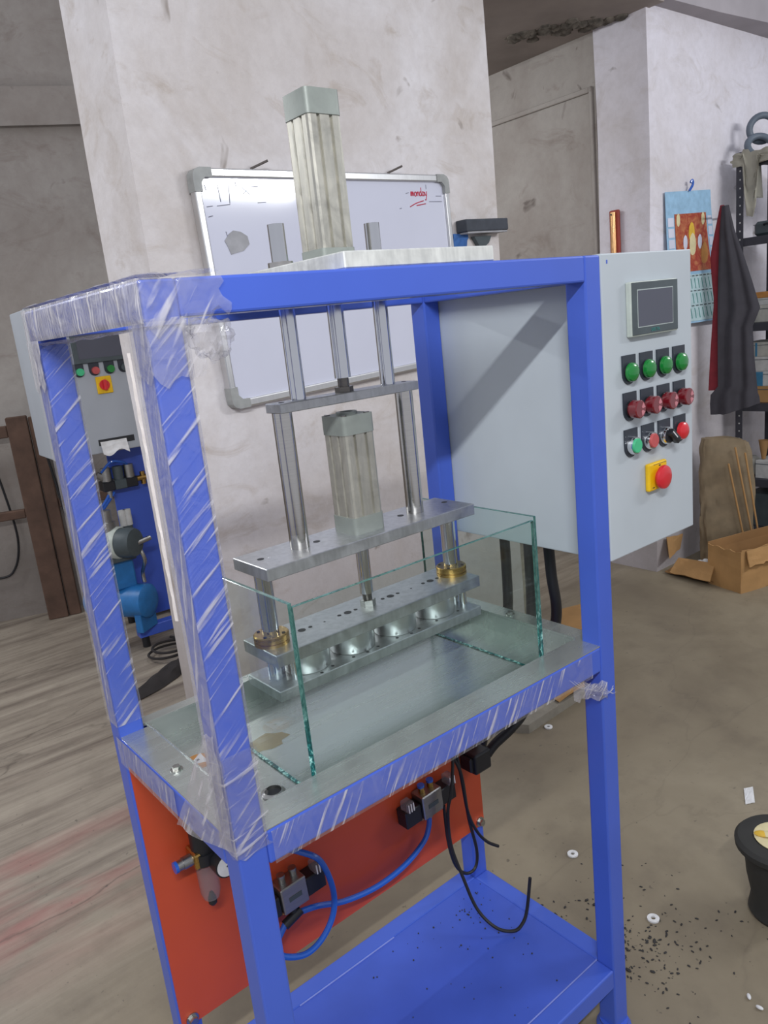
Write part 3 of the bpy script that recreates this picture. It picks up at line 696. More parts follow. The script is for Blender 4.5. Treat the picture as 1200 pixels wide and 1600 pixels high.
bm = nb(); cyl(bm, (0.045, 0.33, 0.582), (0.060, 0.33, 0.582), 0.010, seg=12); cyl(bm, (0.034, 0.33, 0.582), (0.046, 0.33, 0.582), 0.0085, seg=12); put('inlet_fitting', bm, 'alufit', rg, True)
bm = nb(); cyl(bm, (0.031, 0.33, 0.582), (0.036, 0.33, 0.582), 0.0095, seg=12); put('blue_collar', bm, 'hose', rg, True)
bm = nb(); cyl(bm, (0.100, 0.288, 0.570), (0.100, 0.312, 0.570), 0.020, seg=28); gz = put('pressure_gauge', bm, 'black', rg, True)
bm = nb(); cyl(bm, (0.100, 0.2872, 0.570), (0.100, 0.2881, 0.570), 0.0175, seg=28); gd = put('gauge_dial', bm, 'white', gz, True)
bm = nb(); box(bm, -0.001, 0.001, 0, 0.0005, -0.002, 0.013, 0, 1, Matrix.Translation((0.100, 0.2868, 0.570)) @ Matrix.Rotation(0.9, 4, 'Y')); put('gauge_needle', bm, 'hole', gz)
bm = nb(); lathe(bm, [(0.006, 0.497), (0.013, 0.500), (0.0165, 0.512), (0.0175, 0.566)], 20, Matrix.Translation((0.082, 0.33, 0))); put('filter_bowl', bm, 'clearcup', rg, True)
bm = nb(); lathe(bm, [(0.004, 0.484), (0.007, 0.488), (0.007, 0.497), (0.003, 0.508)], 14, Matrix.Translation((0.082, 0.33, 0))); put('drain_knob', bm, 'black', rg, True)
CB = 'loose black cable ends'
for lab, pts in (('longest loose black cable looping down over the blue shelf, end pointing up', [(0.628, 0.33, 0.53), (0.613, 0.315, 0.493), (0.588, 0.30, 0.447), (0.575, 0.30, 0.409), (0.575, 0.30, 0.335), (0.580, 0.28, 0.27), (0.585, 0.25, 0.205), (0.60, 0.215, 0.172), (0.628, 0.193, 0.160), (0.652, 0.19, 0.166), (0.667, 0.19, 0.19), (0.682, 0.19, 0.255)]),
                 ('loose black cable ending beside the bolt at the right end of the orange panel', [(0.640, 0.335, 0.525), (0.638, 0.32, 0.444), (0.647, 0.32, 0.363), (0.668, 0.32, 0.305), (0.693, 0.318, 0.267), (0.722, 0.315, 0.241)]),
                 ('loose black cable making a short narrow loop in front of the rear post', [(0.632, 0.338, 0.50), (0.638, 0.32, 0.455), (0.652, 0.325, 0.344), (0.667, 0.325, 0.257), (0.658, 0.325, 0.218), (0.629, 0.325, 0.221), (0.600, 0.322, 0.262), (0.585, 0.32, 0.33), (0.585, 0.322, 0.41)])):
    bm = nb(); tube(bm, pts, 0.0034, 8); tag(put('black_cable', bm, 'black_soft', None, True), lab, 'cable', CB)

# ------------------------------------------------------------------ stretch film
def film_box(x0, x1, y0, y1, z0, z1, faces, off=0.0018, seg=0.012, amp=0.0012, name='film', mat='film', parent=None, rag=0.0):
    """thin wrinkled film lying on the named faces of a tube"""
    bm = nb()
    X0, X1, Y0, Y1, Z0, Z1 = x0-off, x1+off, y0-off, y1+off, z0-off, z1+off
    F = {'front': ((X0, Y0, z0), (X1-X0, 0, 0), (0, 0, z1-z0), (0, -1, 0)), 'left': ((X0, Y1, z0), (0, Y0-Y1, 0), (0, 0, z1-z0), (-1, 0, 0)),
         'right': ((X1, Y0, z0), (0, Y1-Y0, 0), (0, 0, z1-z0), (1, 0, 0)), 'back': ((X1, Y1, z0), (X0-X1, 0, 0), (0, 0, z1-z0), (0, 1, 0)),
         'top': ((X0, Y0, Z1), (X1-X0, 0, 0), (0, Y1-Y0, 0), (0, 0, 1)), 'bottom': ((X0, Y0, Z0), (X1-X0, 0, 0), (0, Y1-Y0, 0), (0, 0, -1))}
    for f in faces:
        o_, a_, b_, n_ = (Vector(q) for q in F[f])
        nu = max(3, min(70, int(a_.length/seg))); nv = max(3, min(70, int(b_.length/seg)))
        def fn(u, v):
            p = o_+a_*u+b_*v
            h = amp*(0.5+nz((p.x*40+p.z*26, p.y*40+p.z*26, p.z*9)))
            if u in (0, 1) or v in (0, 1): h = 0
            if rag:
                p = p+a_.normalized()*rag*max(0, u*4-3)*(0.4+2.2*nz((p.z*55, p.x*20, p.y*20)))-b_.normalized()*rag*max(0, 1-v*5)*(0.4+2.2*nz((p.x*60, p.y*60, 3)))
            return p+n_*max(h, -0.0005)
        grid(bm, nu, nv, fn)
    bmesh.ops.remove_doubles(bm, verts=bm.verts[:], dist=2e-4)
    return put(name, bm, mat, parent, True, angle=1.2)
WR = 'clear plastic film wrapped round the frame'
f1 = thing('stretch_film', 'clear stretch film wound round the near left front post of the blue frame', 'plastic film', (0.02, 0.02, 0.8), (0, 0, 0), WR)
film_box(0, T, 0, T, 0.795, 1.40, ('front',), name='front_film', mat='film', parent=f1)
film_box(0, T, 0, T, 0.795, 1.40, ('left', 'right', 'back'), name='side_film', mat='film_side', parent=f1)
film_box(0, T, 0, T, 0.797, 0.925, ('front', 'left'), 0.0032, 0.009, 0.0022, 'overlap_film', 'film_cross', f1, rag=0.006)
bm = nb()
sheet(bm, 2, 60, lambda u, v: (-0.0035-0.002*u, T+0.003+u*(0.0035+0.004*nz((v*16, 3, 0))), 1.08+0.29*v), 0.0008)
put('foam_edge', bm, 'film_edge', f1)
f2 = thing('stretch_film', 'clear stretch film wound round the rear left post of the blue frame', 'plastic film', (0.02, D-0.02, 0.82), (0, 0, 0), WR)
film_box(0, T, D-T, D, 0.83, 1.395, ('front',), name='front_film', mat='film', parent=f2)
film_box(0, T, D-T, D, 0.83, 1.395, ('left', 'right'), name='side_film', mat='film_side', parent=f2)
f3 = thing('stretch_film', 'crumpled layers of clear film wrapped over the upper left side beam between two posts', 'plastic film', (0.02, D/2, 1.39), (0, 0, 0), WR)
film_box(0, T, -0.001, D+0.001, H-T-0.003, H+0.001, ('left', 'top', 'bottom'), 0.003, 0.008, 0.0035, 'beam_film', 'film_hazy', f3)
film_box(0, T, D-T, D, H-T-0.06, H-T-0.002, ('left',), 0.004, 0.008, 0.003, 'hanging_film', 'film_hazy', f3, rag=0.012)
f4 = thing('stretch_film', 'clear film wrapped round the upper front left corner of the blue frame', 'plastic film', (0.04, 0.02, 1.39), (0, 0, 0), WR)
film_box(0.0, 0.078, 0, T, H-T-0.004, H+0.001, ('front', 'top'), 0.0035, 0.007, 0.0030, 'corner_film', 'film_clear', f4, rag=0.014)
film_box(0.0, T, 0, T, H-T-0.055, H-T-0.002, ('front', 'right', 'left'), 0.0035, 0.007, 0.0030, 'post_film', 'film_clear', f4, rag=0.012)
bm = nb()
def ball(u, v):
    a = u*2*PI; b = (v-0.5)*PI
    d = Vector((math.cos(a)*math.cos(b), math.sin(a)*math.cos(b), math.sin(b)))
    r = 1+0.45*nz(d*2.6+Vector((3, 1, 7)))+0.2*nz(d*7)
    return Vector((0.068, 0.006, 1.377))+Vector((d.x*0.026, d.y*0.016, d.z*0.021))*r
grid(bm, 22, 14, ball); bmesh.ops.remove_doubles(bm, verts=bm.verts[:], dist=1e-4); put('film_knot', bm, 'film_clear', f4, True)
f5 = thing('stretch_film', 'clear stretch film wound round the front mid beam below the steel tray', 'plastic film', (W/2, 0.01, 0.77), (0, 0, 0), WR)
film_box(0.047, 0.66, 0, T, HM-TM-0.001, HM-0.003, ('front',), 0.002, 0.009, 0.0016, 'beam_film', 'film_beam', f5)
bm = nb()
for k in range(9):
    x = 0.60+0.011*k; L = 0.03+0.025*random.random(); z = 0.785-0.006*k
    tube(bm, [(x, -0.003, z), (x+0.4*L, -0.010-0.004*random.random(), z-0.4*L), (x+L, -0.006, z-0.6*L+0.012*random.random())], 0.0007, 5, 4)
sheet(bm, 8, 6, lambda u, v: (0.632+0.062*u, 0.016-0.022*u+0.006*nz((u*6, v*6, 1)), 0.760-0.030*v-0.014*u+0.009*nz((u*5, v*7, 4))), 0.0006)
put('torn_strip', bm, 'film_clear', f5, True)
f6 = thing('stretch_film', 'hazy film wrapped round the mid height left side beam of the blue frame', 'plastic film', (0, D/2, 0.77), (0, 0, 0), WR)
film_box(0, T, 0.17, D-T+0.012, HM-TM-0.001, HM-0.002, ('left',), 0.002, 0.010, 0.0014, 'beam_film', 'film_side', f6)
bm = nb()
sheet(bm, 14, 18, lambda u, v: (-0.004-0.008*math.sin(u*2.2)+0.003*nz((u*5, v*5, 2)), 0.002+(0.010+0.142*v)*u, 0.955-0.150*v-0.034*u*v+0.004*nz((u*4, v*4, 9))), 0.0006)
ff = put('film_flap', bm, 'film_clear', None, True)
tag(ff, 'loose triangular flap of clear film hanging from the wrapped front left post', 'plastic film')

# ------------------------------------------------------------------ whiteboard on the central wall
wc = P0+PAV*(-0.968)-PN*0.012
wb = thing('whiteboard', 'white marker board in an aluminium frame hung on the central plastered wall', 'whiteboard', (wc.x, wc.y, 1.518), (0, -0.030, PA))
def LB(name, bm, mat, parent, smooth=False): return put(name, bm, mat, parent, smooth, world=False)
BW, BH = 0.546, 0.333
bm = nb(); box(bm, -BW+0.01, BW-0.01, -0.010, 0.004, -BH+0.01, BH-0.01); LB('board_panel', bm, 'board', wb)
for s in (-1, 1):
    bm = nb(); box(bm, -BW+0.03, BW-0.03, -0.020, 0.006, s*BH-(0.024 if s > 0 else 0), s*BH+(0.024 if s < 0 else 0), 0.004, 2); LB('frame_rail', bm, 'frame_alu', wb)
    bm = nb(); box(bm, s*BW-(0.022 if s > 0 else 0), s*BW+(0.022 if s < 0 else 0), -0.020, 0.006, -BH+0.03, BH-0.03, 0.004, 2); LB('frame_stile', bm, 'frame_alu', wb)
for sx in (-1, 1):
    for sz in (-1, 1):
        pts = [(0.012, 0.05), (0.012, 0.026), (0.026, 0.012), (0.05, 0.012), (0.05, -0.014), (0.012, -0.014), (-0.004, -0.008), (-0.012, 0.002), (-0.014, 0.014), (-0.014, 0.05)]
        bm = nb(); prism(bm, [(sx*(BW-0.012-x) if False else sx*(BW-0.013-x), sz*(BH-0.013-y)) for x, y in pts], -0.008, 0.0235, Matrix.Rotation(PI/2, 4, 'X')); LB('corner_cap', bm, 'corner', wb)
for x in (-0.33, 0.25):
    bm = nb(); cyl(bm, (x, 0.0, BH+0.004), (x+0.045, -0.03, BH+0.022), 0.0035, seg=6); LB('hanging_nail', bm, 'nail', wb)
def ink(lines, r, mat, name):
    if name == 'pen_stroke':
        for pts in lines:
            bm = nb(); tube(bm, [(x, -0.0105, z) for x, z in pts], r, 4, 3); LB(name, bm, mat, wb)
        return
    bm = nb()
    for pts in lines: tube(bm, [(x, -0.0105, z) for x, z in pts], r, 4, 3)
    return LB(name, bm, mat, wb)
# handwriting: monday, underlined
def word(x, z, s):
    G = {'m': [[(0, 0), (0.05, .5), (.1, 0)], [(0.1, 0), (.2, .5), (.28, .35), (.3, 0)], [(.3, .1), (.42, .5), (.5, .3), (.52, 0)]],
         'o': [[(.25, .5), (.05, .35), (.08, .05), (.3, 0), (.42, .25), (.25, .5)]],
         'n': [[(0, .5), (.03, 0)], [(.03, .2), (.2, .5), (.32, .35), (.34, 0)]],
         'd': [[(.35, .4), (.15, .5), (.02, .2), (.15, 0), (.36, .15)], [(.38, 1.0), (.36, .4), (.4, 0)]],
         'a': [[(.35, .45), (.12, .5), (.02, .2), (.15, 0), (.34, .2)], [(.36, .5), (.36, .15), (.44, 0)]],
         'y': [[(0, .5), (.1, .1), (.3, .15)], [(.4, .55), (.3, -.1), (.12, -.5), (0.0, -.4)]]}
    adv = {'m': .66, 'o': .52, 'n': .46, 'd': .52, 'a': .52, 'y': .5}; out = []; cx = 0
    for ch in 'monday':
        for st in G[ch]: out.append([(x+(cx+px)*s, z+pz*s) for px, pz in st])
        cx += adv[ch]
    return out
ink(word(0.345, 0.262, 0.028)+[[(0.335, 0.226), (0.37, 0.238), (0.41, 0.246)], [(0.37, 0.230), (0.42, 0.236)]], 0.0017, 'redink', 'red_writing')
ink([[(-0.505, 0.290), (-0.503, 0.275)], [(-0.462, 0.29), (-0.460, 0.245)], [(-0.423, 0.295), (-0.430, 0.240)], [(-0.40, 0.30), (-0.398, 0.285)], [(-0.38, 0.285), (-0.355, 0.265)], [(-0.355, 0.284), (-0.378, 0.266)], [(-0.345, 0.287), (-0.32, 0.287)],
     [(-0.51, 0.232), (-0.49, 0.234)], [(-0.475, 0.234), (-0.43, 0.238)], [(-0.51, 0.205), (-0.495, 0.208)], [(-0.33, 0.242), (-0.30, 0.243)], [(-0.46, 0.165), (-0.456, 0.145)], [(0.43, 0.30), (0.43, 0.285)], [(0.28, 0.22), (0.29, 0.222)], [(0.32, 0.27), (0.335, 0.273)], [(0.48, 0.262), (0.51, 0.262)], [(0.44, 0.243), (0.51, 0.243)]], 0.0011, 'blackink', 'pen_stroke')
bm = nb(); prism(bm, [(-0.47, 0.120), (-0.462, 0.103), (-0.455, 0.082), (-0.41, 0.090), (-0.385, 0.108), (-0.388, 0.130), (-0.41, 0.143), (-0.435, 0.147), (-0.452, 0.138)], 0.0102, 0.012, Matrix.Translation((0, 0, 0.02)) @ Matrix.Rotation(PI/2, 4, 'X')); LB('tape_scrap', bm, 'scrap', wb)

# dark felt eraser on a ledge, rag below
du = P0+PAV*(-0.225)
dt = thing('board_eraser', 'dark grey felt eraser block on a bracket at the right edge of the central wall', 'eraser', (du.x, du.y, 1.69), (0, -0.03, PA))
bm = nb(); box(bm, -0.145, 0.120, -0.055, -0.002, -0.018, 0.026, 0.004, 2); LB('felt_block', bm, 'slate', dt)
bm = nb(); box(bm, -0.135, 0.118, -0.05, -0.002, -0.025, -0.0182, 0.001); LB('backing_strip', bm, 'scrap', dt)
bm = nb(); prism(bm, [(-0.06, -0.034), (0.05, -0.034), (0.03, -0.06), (-0.02, -0.085)], 0.002, 0.02, Matrix.Rotation(PI/2, 4, 'X')); LB('bracket', bm, 'bezel', dt)
rp = P0+PAV*(-0.385)
bm = nb(); sheet(bm, 10, 12, lambda u, v: tuple(Vector((rp.x, rp.y, 0))+PAV*(-0.045+0.09*u+0.03*v)+PN*(-0.010-0.012*abs(nz((u*4, v*4, 3))))+Vector((0, 0, 1.565+0.10*v))), 0.003)
tag(put('blue_rag', bm, 'bluestain', None, True), 'small blue rag hung on the wall between whiteboard and eraser', 'rag')

# ------------------------------------------------------------------ second machine behind, seen through the left opening
m2 = Vector((0.835, 2.695, 0)); R2 = math.radians(-4)
cab2 = thing('control_cabinet', 'grey control cabinet of the second machine, seen between the wrapped posts', 'control cabinet', (m2.x, m2.y, 0.94), (0, 0, R2))
def L2(name, bm, mat, parent, smooth=False, dz=-0.94):
    bmesh.ops.translate(bm, vec=(0, 0, dz), verts=bm.verts[:]); return put(name, bm, mat, parent, smooth, world=False)
bm = nb(); box(bm, -0.212, 0.34, 0.018, 0.31, 0.945, 1.575, 0.004, 2); L2('cabinet_body', bm, 'grey_box2', cab2)
bm = nb(); box(bm, -0.212, 0.34, 0, 0.0175, 0.942, 1.578, 0.004, 2); L2('cabinet_door', bm, 'grey_box2', cab2)
bm = nb(); box(bm, -0.055, 0.172, -0.012, 0, 1.333, 1.468, 0.003, 2); h2 = L2('touch_screen', bm, 'bezel', cab2)
bm = nb(); box(bm, -0.035, 0.152, -0.0128, -0.0118, 1.352, 1.45); L2('screen_glass', bm, 'screen', h2)
for x, c in ((-0.043, 'mint'), (0.022, 'rose'), (0.087, 'green'), (0.148, 'black')):
    bm = nb(); prism(bm, [(x-0.022, 1.335), (x-0.022, 1.30)]+[(x-0.022*math.cos(k*PI/8), 1.30-0.022*math.sin(k*PI/8)) for k in range(1, 8)]+[(x+0.022, 1.30), (x+0.022, 1.335)], 0, 0.004, Matrix.Rotation(PI/2, 4, 'X'))
    b2_ = L2('push_button', bm, 'plate', cab2)
    bm = nb(); cyl(bm, (x+0.002, -0.004, 1.30), (x+0.002, -0.022, 1.30), 0.016, seg=16); L2('button_cap', bm, {'mint': 'mint', 'rose': 'rose', 'green': 'green', 'black': 'bezel'}[c], b2_, True)
bm = nb(); box(bm, 0.018, 0.085, -0.008, 0, 1.198, 1.272, 0.003, 2); sw = L2('main_switch', bm, 'yellow', cab2)
bm = nb(); cyl(bm, (0.051, -0.008, 1.235), (0.051, -0.014, 1.235), 0.022, seg=20); box(bm, 0.044, 0.058, -0.03, -0.014, 1.212, 1.258, 0.003); L2('switch_knob', bm, 'red', sw)
bm = nb(); box(bm, -0.018, 0.14, -0.0012, 0.0, 0.975, 1.002); L2('wire_slot', bm, 'hole', cab2)
bm = nb(); sheet(bm, 10, 6, lambda u, v: (-0.012+0.115*u, -0.006-0.02*(1-v)+0.004*nz((u*4, v*4, 1)), 0.94-0.012*math.sin(u*7)*(1-v)+0.052*v), 0.002); L2('paper_tag', bm, 'white', cab2)
fr2 = thing('machine_stand', 'blue sheet metal stand of the second machine, under its grey cabinet', 'machine stand', (m2.x, m2.y, 0.0), (0, 0, R2))
Z0 = 0.0
bm = nb(); box(bm, 0.045, 0.40, 0.16, 0.165, 0.10, 0.938, 0.002); L2('back_panel', bm, 'blue', fr2, dz=0)
bm = nb(); box(bm, 0.0, 0.42, 0.0, 0.055, 0.055, 0.105, 0.003); L2('base_channel', bm, 'blue', fr2, dz=0)
bm = nb(); box(bm, 0.05, 0.42, 0.40, 0.455, 0.055, 0.105, 0.003); L2('base_channel', bm, 'blue', fr2, dz=0)
bm = nb(); box(bm, 0.30, 0.36, 0.0, 0.46, 0.105, 0.12, 0.003); L2('base_plate', bm, 'blue', fr2, dz=0)
for x, y in ((0.03, 0.03), (0.38, 0.03), (0.38, 0.42), (0.08, 0.42)):
    bm = nb(); cyl(bm, (x, y, 0), (x, y, 0.055), 0.018, seg=14); L2('foot', bm, 'black', fr2, True, dz=0)
cp = thing('air_compressor', 'small blue tank air compressor on the base of the second machine', 'compressor', (m2.x, m2.y, 0.10), (0, 0, R2))
def L3(name, bm, mat, parent, smooth=False): return L2(name, bm, mat, parent, smooth, dz=-0.10)
ea = Vector((0.055, -0.055, 0.245)); ax = Vector((-0.62, 0.78, 0)).normalized()
bm = nb(); q = ax.to_track_quat('Z', 'Y').to_matrix().to_4x4(); q.translation = ea
lathe(bm, [(0.03, -0.012), (0.066, -0.006), (0.078, 0.004), (0.078, 0.30), (0.066, 0.312), (0.03, 0.318)], 32, q); L3('tank', bm, 'tank', cp, True)
for s in (0.035, 0.26):
    c = ea+ax*s; bm = nb(); box(bm, -0.06, 0.06, -0.018, 0.018, -0.139, -0.05, 0.003, 1, Matrix.Translation(c) @ Matrix.Rotation(math.atan2(ax.y, ax.x)-PI/2, 4, 'Z')); L3('tank_foot', bm, 'tank', cp)
mc = ea+ax*0.12
bm = nb(); box(bm, mc.x-0.055, mc.x+0.05, mc.y-0.05, mc.y+0.05, 0.315, 0.45, 0.006); L3('motor_mount', bm, 'tank', cp)
hq = ax.to_track_quat('Z', 'Y').to_matrix().to_4x4(); hq.translation = (mc.x+0.01, mc.y-0.07, 0.535)
bm = nb(); lathe(bm, [(0.02, -0.075), (0.062, -0.07), (0.068, -0.055), (0.068, 0.0)], 26, hq); L3('pump_head', bm, 'bezel', cp, True)
bm = nb(); lathe(bm, [(0.070, 0.0), (0.074, 0.01), (0.074, 0.11), (0.06, 0.125)], 26, hq); L3('motor_shell', bm, 'hmi_body', cp, True)
bm = nb(); box(bm, mc.x-0.06, mc.x+0.06, mc.y-0.08, mc.y+0.05, 0.45, 0.472, 0.004); L3('pump_base', bm, 'bezel', cp)
bm = nb(); cyl(bm, (mc.x-0.03, mc.y-0.04, 0.59), (mc.x-0.03, mc.y-0.04, 0.635), 0.034, seg=18); cyl(bm, (mc.x-0.03, mc.y-0.04, 0.635), (mc.x-0.03, mc.y-0.04, 0.69), 0.024, seg=18); L3('regulator', bm, 'alufit', cp, True)
for dx in (0.045, 0.068):
    bm = nb(); cyl(bm, (mc.x+dx, mc.y-0.03, 0.60), (mc.x+dx, mc.y-0.03, 0.672), 0.017, seg=14); L3('air_filter', bm, 'boxwhite', cp, True)
bm = nb(); cyl(bm, (mc.x+0.06, mc.y-0.03, 0.50), (mc.x+0.06, mc.y-0.03, 0.60), 0.022, seg=14); L3('filter_block', bm, 'bezel', cp, True)
bm = nb(); tube(bm, [(mc.x+0.075, mc.y-0.09, 0.50), (mc.x+0.088, mc.y-0.1, 0.44), (ea.x+0.01, ea.y+0.05, 0.37), (ea.x+0.01, ea.y+0.05, 0.32)], 0.009, 10); L3('pressure_pipe', bm, 'bolt', cp, True)
bm = nb(); cyl(bm, (mc.x+0.06, mc.y-0.11, 0.525), (mc.x+0.13, mc.y-0.10, 0.535), 0.012, seg=12); L3('tap', bm, 'bolt', cp, True)
v2 = thing('valve_block', 'row of grey and brass air valves under the second grey cabinet', 'valve block', (m2.x+0.1, m2.y+0.1, 0.78), (0, 0, R2))
def L4(name, bm, mat, smooth=False, parent=None):
    bmesh.ops.translate(bm, vec=(-0.1, -0.11, -0.78), verts=bm.verts[:]); return put(name, bm, mat, parent or v2, smooth, world=False)
for x, z, m in ((0.02, 0.815, 'alufit'), (0.075, 0.815, 'bezel'), (0.125, 0.815, 'alufit')):
    bm = nb(); cyl(bm, (x, 0.11, z-0.03), (x, 0.11, z+0.045), 0.023, seg=14); L4('valve_body', bm, m, True)
    bm = nb(); box(bm, x-0.028, x+0.028, 0.085, 0.155, 0.755, 0.80, 0.004); L4('valve_base', bm, 'bezel' if m != 'alufit' else 'black')
bm = nb(); cyl(bm, (0.155, 0.11, 0.785), (0.205, 0.11, 0.785), 0.014, seg=12); cyl(bm, (0.185, 0.11, 0.755), (0.185, 0.11, 0.815), 0.012, seg=12); L4('brass_tap', bm, 'brass', True)
bm = nb(); cyl(bm, (-0.02, 0.11, 0.84), (0.02, 0.11, 0.80), 0.014, seg=12); L4('elbow_fitting', bm, 'alufit', True)
bm = nb(); cyl(bm, (0.02, 0.10, 0.72), (0.02, 0.10, 0.76), 0.012, seg=12); L4('elbow_fitting', bm, 'alufit', True)
for k in range(2):
    bm = nb(); tube(bm, [(0.02+0.02*k, 0.10, 0.745), (-0.02, 0.09, 0.70-0.015*k), (-0.09, 0.10, 0.64-0.02*k), (-0.16, 0.13, 0.60)], 0.007, 8); L4('air_hose', bm, 'hose', True)
bm = nb(); tube(bm, [(0.0, 0.10, 0.845), (0.04, 0.06, 0.89), (0.09, 0.07, 0.88), (0.12, 0.1, 0.86)], 0.006, 8); L4('air_hose', bm, 'hose', True)

# wooden frame and cables by the left wall
def onwall(s, off, z):
    p = wa+wd*s-wn*off; return (p.x, p.y, z)
RW = math.atan2(wd.y, wd.x)
wf = thing('wooden_frame', 'dark brown wooden frame leaning on the dim left wall behind the machine', 'wooden frame', onwall(0.3, 0.12, 0), (0, 0, RW))
def L5(name, bm, mat): return put(name, bm, mat, wf, False, world=False)
bm = nb(); box(bm, -0.035, 0.065, -0.03, 0.02, 0.0, 1.10, 0.004, 1, Matrix.Rotation(0.0, 4, 'Y')); L5('upright', bm, 'wood')
bm = nb(); box(bm, 0.07, 0.13, -0.02, 0.02, 0.0, 1.09, 0.004); L5('upright', bm, 'wood')
bm = nb(); box(bm, -0.30, -0.036, -0.025, 0.015, 1.0, 1.06, 0.004); L5('rail', bm, 'wood')
bm = nb(); box(bm, -0.30, -0.036, -0.025, 0.015, 0.575, 0.62, 0.004); L5('rail', bm, 'wood')
bm = nb(); box(bm, 0.132, 0.60, -0.015, 0.02, 0.60, 0.65, 0.004); L5('rail', bm, 'wood')
bm = nb(); tube(bm, [onwall(0.10, 0.03, 1.0), onwall(0.14, 0.03, 0.9), onwall(0.17, 0.03, 0.70), onwall(0.185, 0.03, 0.45), onwall(0.14, 0.03, 0.29), onwall(0.05, 0.03, 0.25), onwall(-0.2, 0.03, 0.30)], 0.006, 8); tag(put('wall_cable', bm, 'black_soft', None, True), 'black cable hanging in a loop on the left wall, left of the wooden frame', 'cable')
bm = nb(); tube(bm, [onwall(0.42, 0.17, 0.95), onwall(0.44, 0.17, 0.75), onwall(0.46, 0.18, 0.55), onwall(0.50, 0.18, 0.40), onwall(0.56, 0.17, 0.38), onwall(0.60, 0.17, 0.55)], 0.007, 8); tag(put('wall_cable', bm, 'black_soft', None, True), 'black cable drooping in a V right of the wooden frame', 'cable')
# rag and wires on the floor
bm = nb(); grid(bm, 16, 8, lambda u, v: (0.56+0.40*u+0.02*nz((u*5, v*5, 1)), 2.20+0.20*u+(v-0.5)*(0.04+0.10*math.sin(PI*min(1, u*1.0))), 0.004+0.045*math.sin(PI*v)*(0.25+u)*(0.8+0.5*nz((u*7, v*7, 5)))))
tag(put('oily_rag', bm, 'rag', None, True), 'long twisted black rag lying on the floor behind the wrapped posts', 'rag')
bm = nb(); tube(bm, [(0.90+0.11*math.cos(k*0.9)*(1-0.03*k), 2.52+0.09*math.sin(k*0.9), 0.012+0.003*k) for k in range(16)], 0.006, 6, 5); tag(put('wire_coil', bm, 'rag', None, True), 'loose coil of dark wire on the floor below the second machine', 'wire')

# ------------------------------------------------------------------ right side: calendar, coat, shelf rack
YW = 1.366
cal = thing('wall_calendar', 'pale blue wall calendar with a red picture hung on the right wall', 'calendar', (3.34, YW, 1.20))
def cx_l(v): return 3.14+0.02*v
def cx_r(v): return 3.541+0.03*v+0.09*v*v
def calfn(u0, u1, v0, v1, dy):
    def fn(u, v):
        uu = u0+(u1-u0)*u; vv = v0+(v1-v0)*v
        return (cx_l(vv)+(cx_r(vv)-cx_l(vv))*uu, YW-0.004-0.035*vv*vv*(0.4+0.6*uu)-dy, 1.812+0.018*uu-(0.605+0.018*uu)*vv)
    return fn
bm = nb(); sheet(bm, 10, 16, calfn(0, 1, 0, 1, 0), 0.002); put('calendar_sheet', bm, 'calblue', cal, True)
bm = nb(); sheet(bm, 8, 10, calfn(0.17, 0.86, 0.165, 0.60, 0.003), 0.001); pc = put('printed_picture', bm, 'calpic', cal, True)
bm = nb(); sheet(bm, 8, 6, calfn(0.02, 0.98, 0.625, 0.985, 0.003), 0.001); pg = put('date_page', bm, 'calgrid', cal, True)
bm = nb()
for k in range(3):
    for j in range(12):
        f = calfn(0.05+0.076*j, 0.05+0.076*j+0.05, 0.632+k*0.115, 0.640+k*0.115, 0.0045); sheet(bm, 1, 1, f, 0.0006)
put('heading_print', bm, 'bezel', pg)['kind'] = 'stuff'
bm = nb()
for k in range(3):
    for j in range(13):
        f = calfn(0.05+0.07*j, 0.05+0.07*j+0.010, 0.655+k*0.115, 0.733+k*0.115, 0.0045); sheet(bm, 1, 1, f, 0.0006)
put('date_columns', bm, 'logo', pg)['kind'] = 'stuff'
bm = nb()
for j in range(5): sheet(bm, 1, 1, calfn(0.03, 0.15, 0.19+0.08*j, 0.255+0.08*j, 0.003), 0.0006); sheet(bm, 1, 1, calfn(0.89, 0.98, 0.19+0.08*j, 0.255+0.08*j, 0.003), 0.0006)
put('side_print', bm, 'board', cal)['kind'] = 'stuff'
for uu, vv, s, m in ((0.51, 0.31, 0.05, 'yellowbit'), (0.51, 0.40, 0.055, 'cream'), (0.36, 0.38, 0.035, 'board'), (0.67, 0.38, 0.035, 'board'), (0.74, 0.48, 0.06, 'sticker'), (0.24, 0.21, 0.03, 'cream'), (0.78, 0.21, 0.03, 'cream')):
    f = calfn(0, 1, 0, 1, 0.0052); c = Vector(f(uu, vv)); bm = nb()
    bmesh.ops.create_icosphere(bm, subdivisions=2, radius=1, matrix=Matrix.Translation(c) @ Matrix.Diagonal((s*0.55, 0.0012, s, 1))); put('picture_motif', bm, m, pc, True)
bm = nb(); tube(bm, [(3.336, YW-0.02, 1.855), (3.345, YW-0.024, 1.865), (3.350, YW-0.022, 1.845), (3.338, YW-0.012, 1.82)], 0.006, 8); put('hanging_hook', bm, 'hose', cal, True)

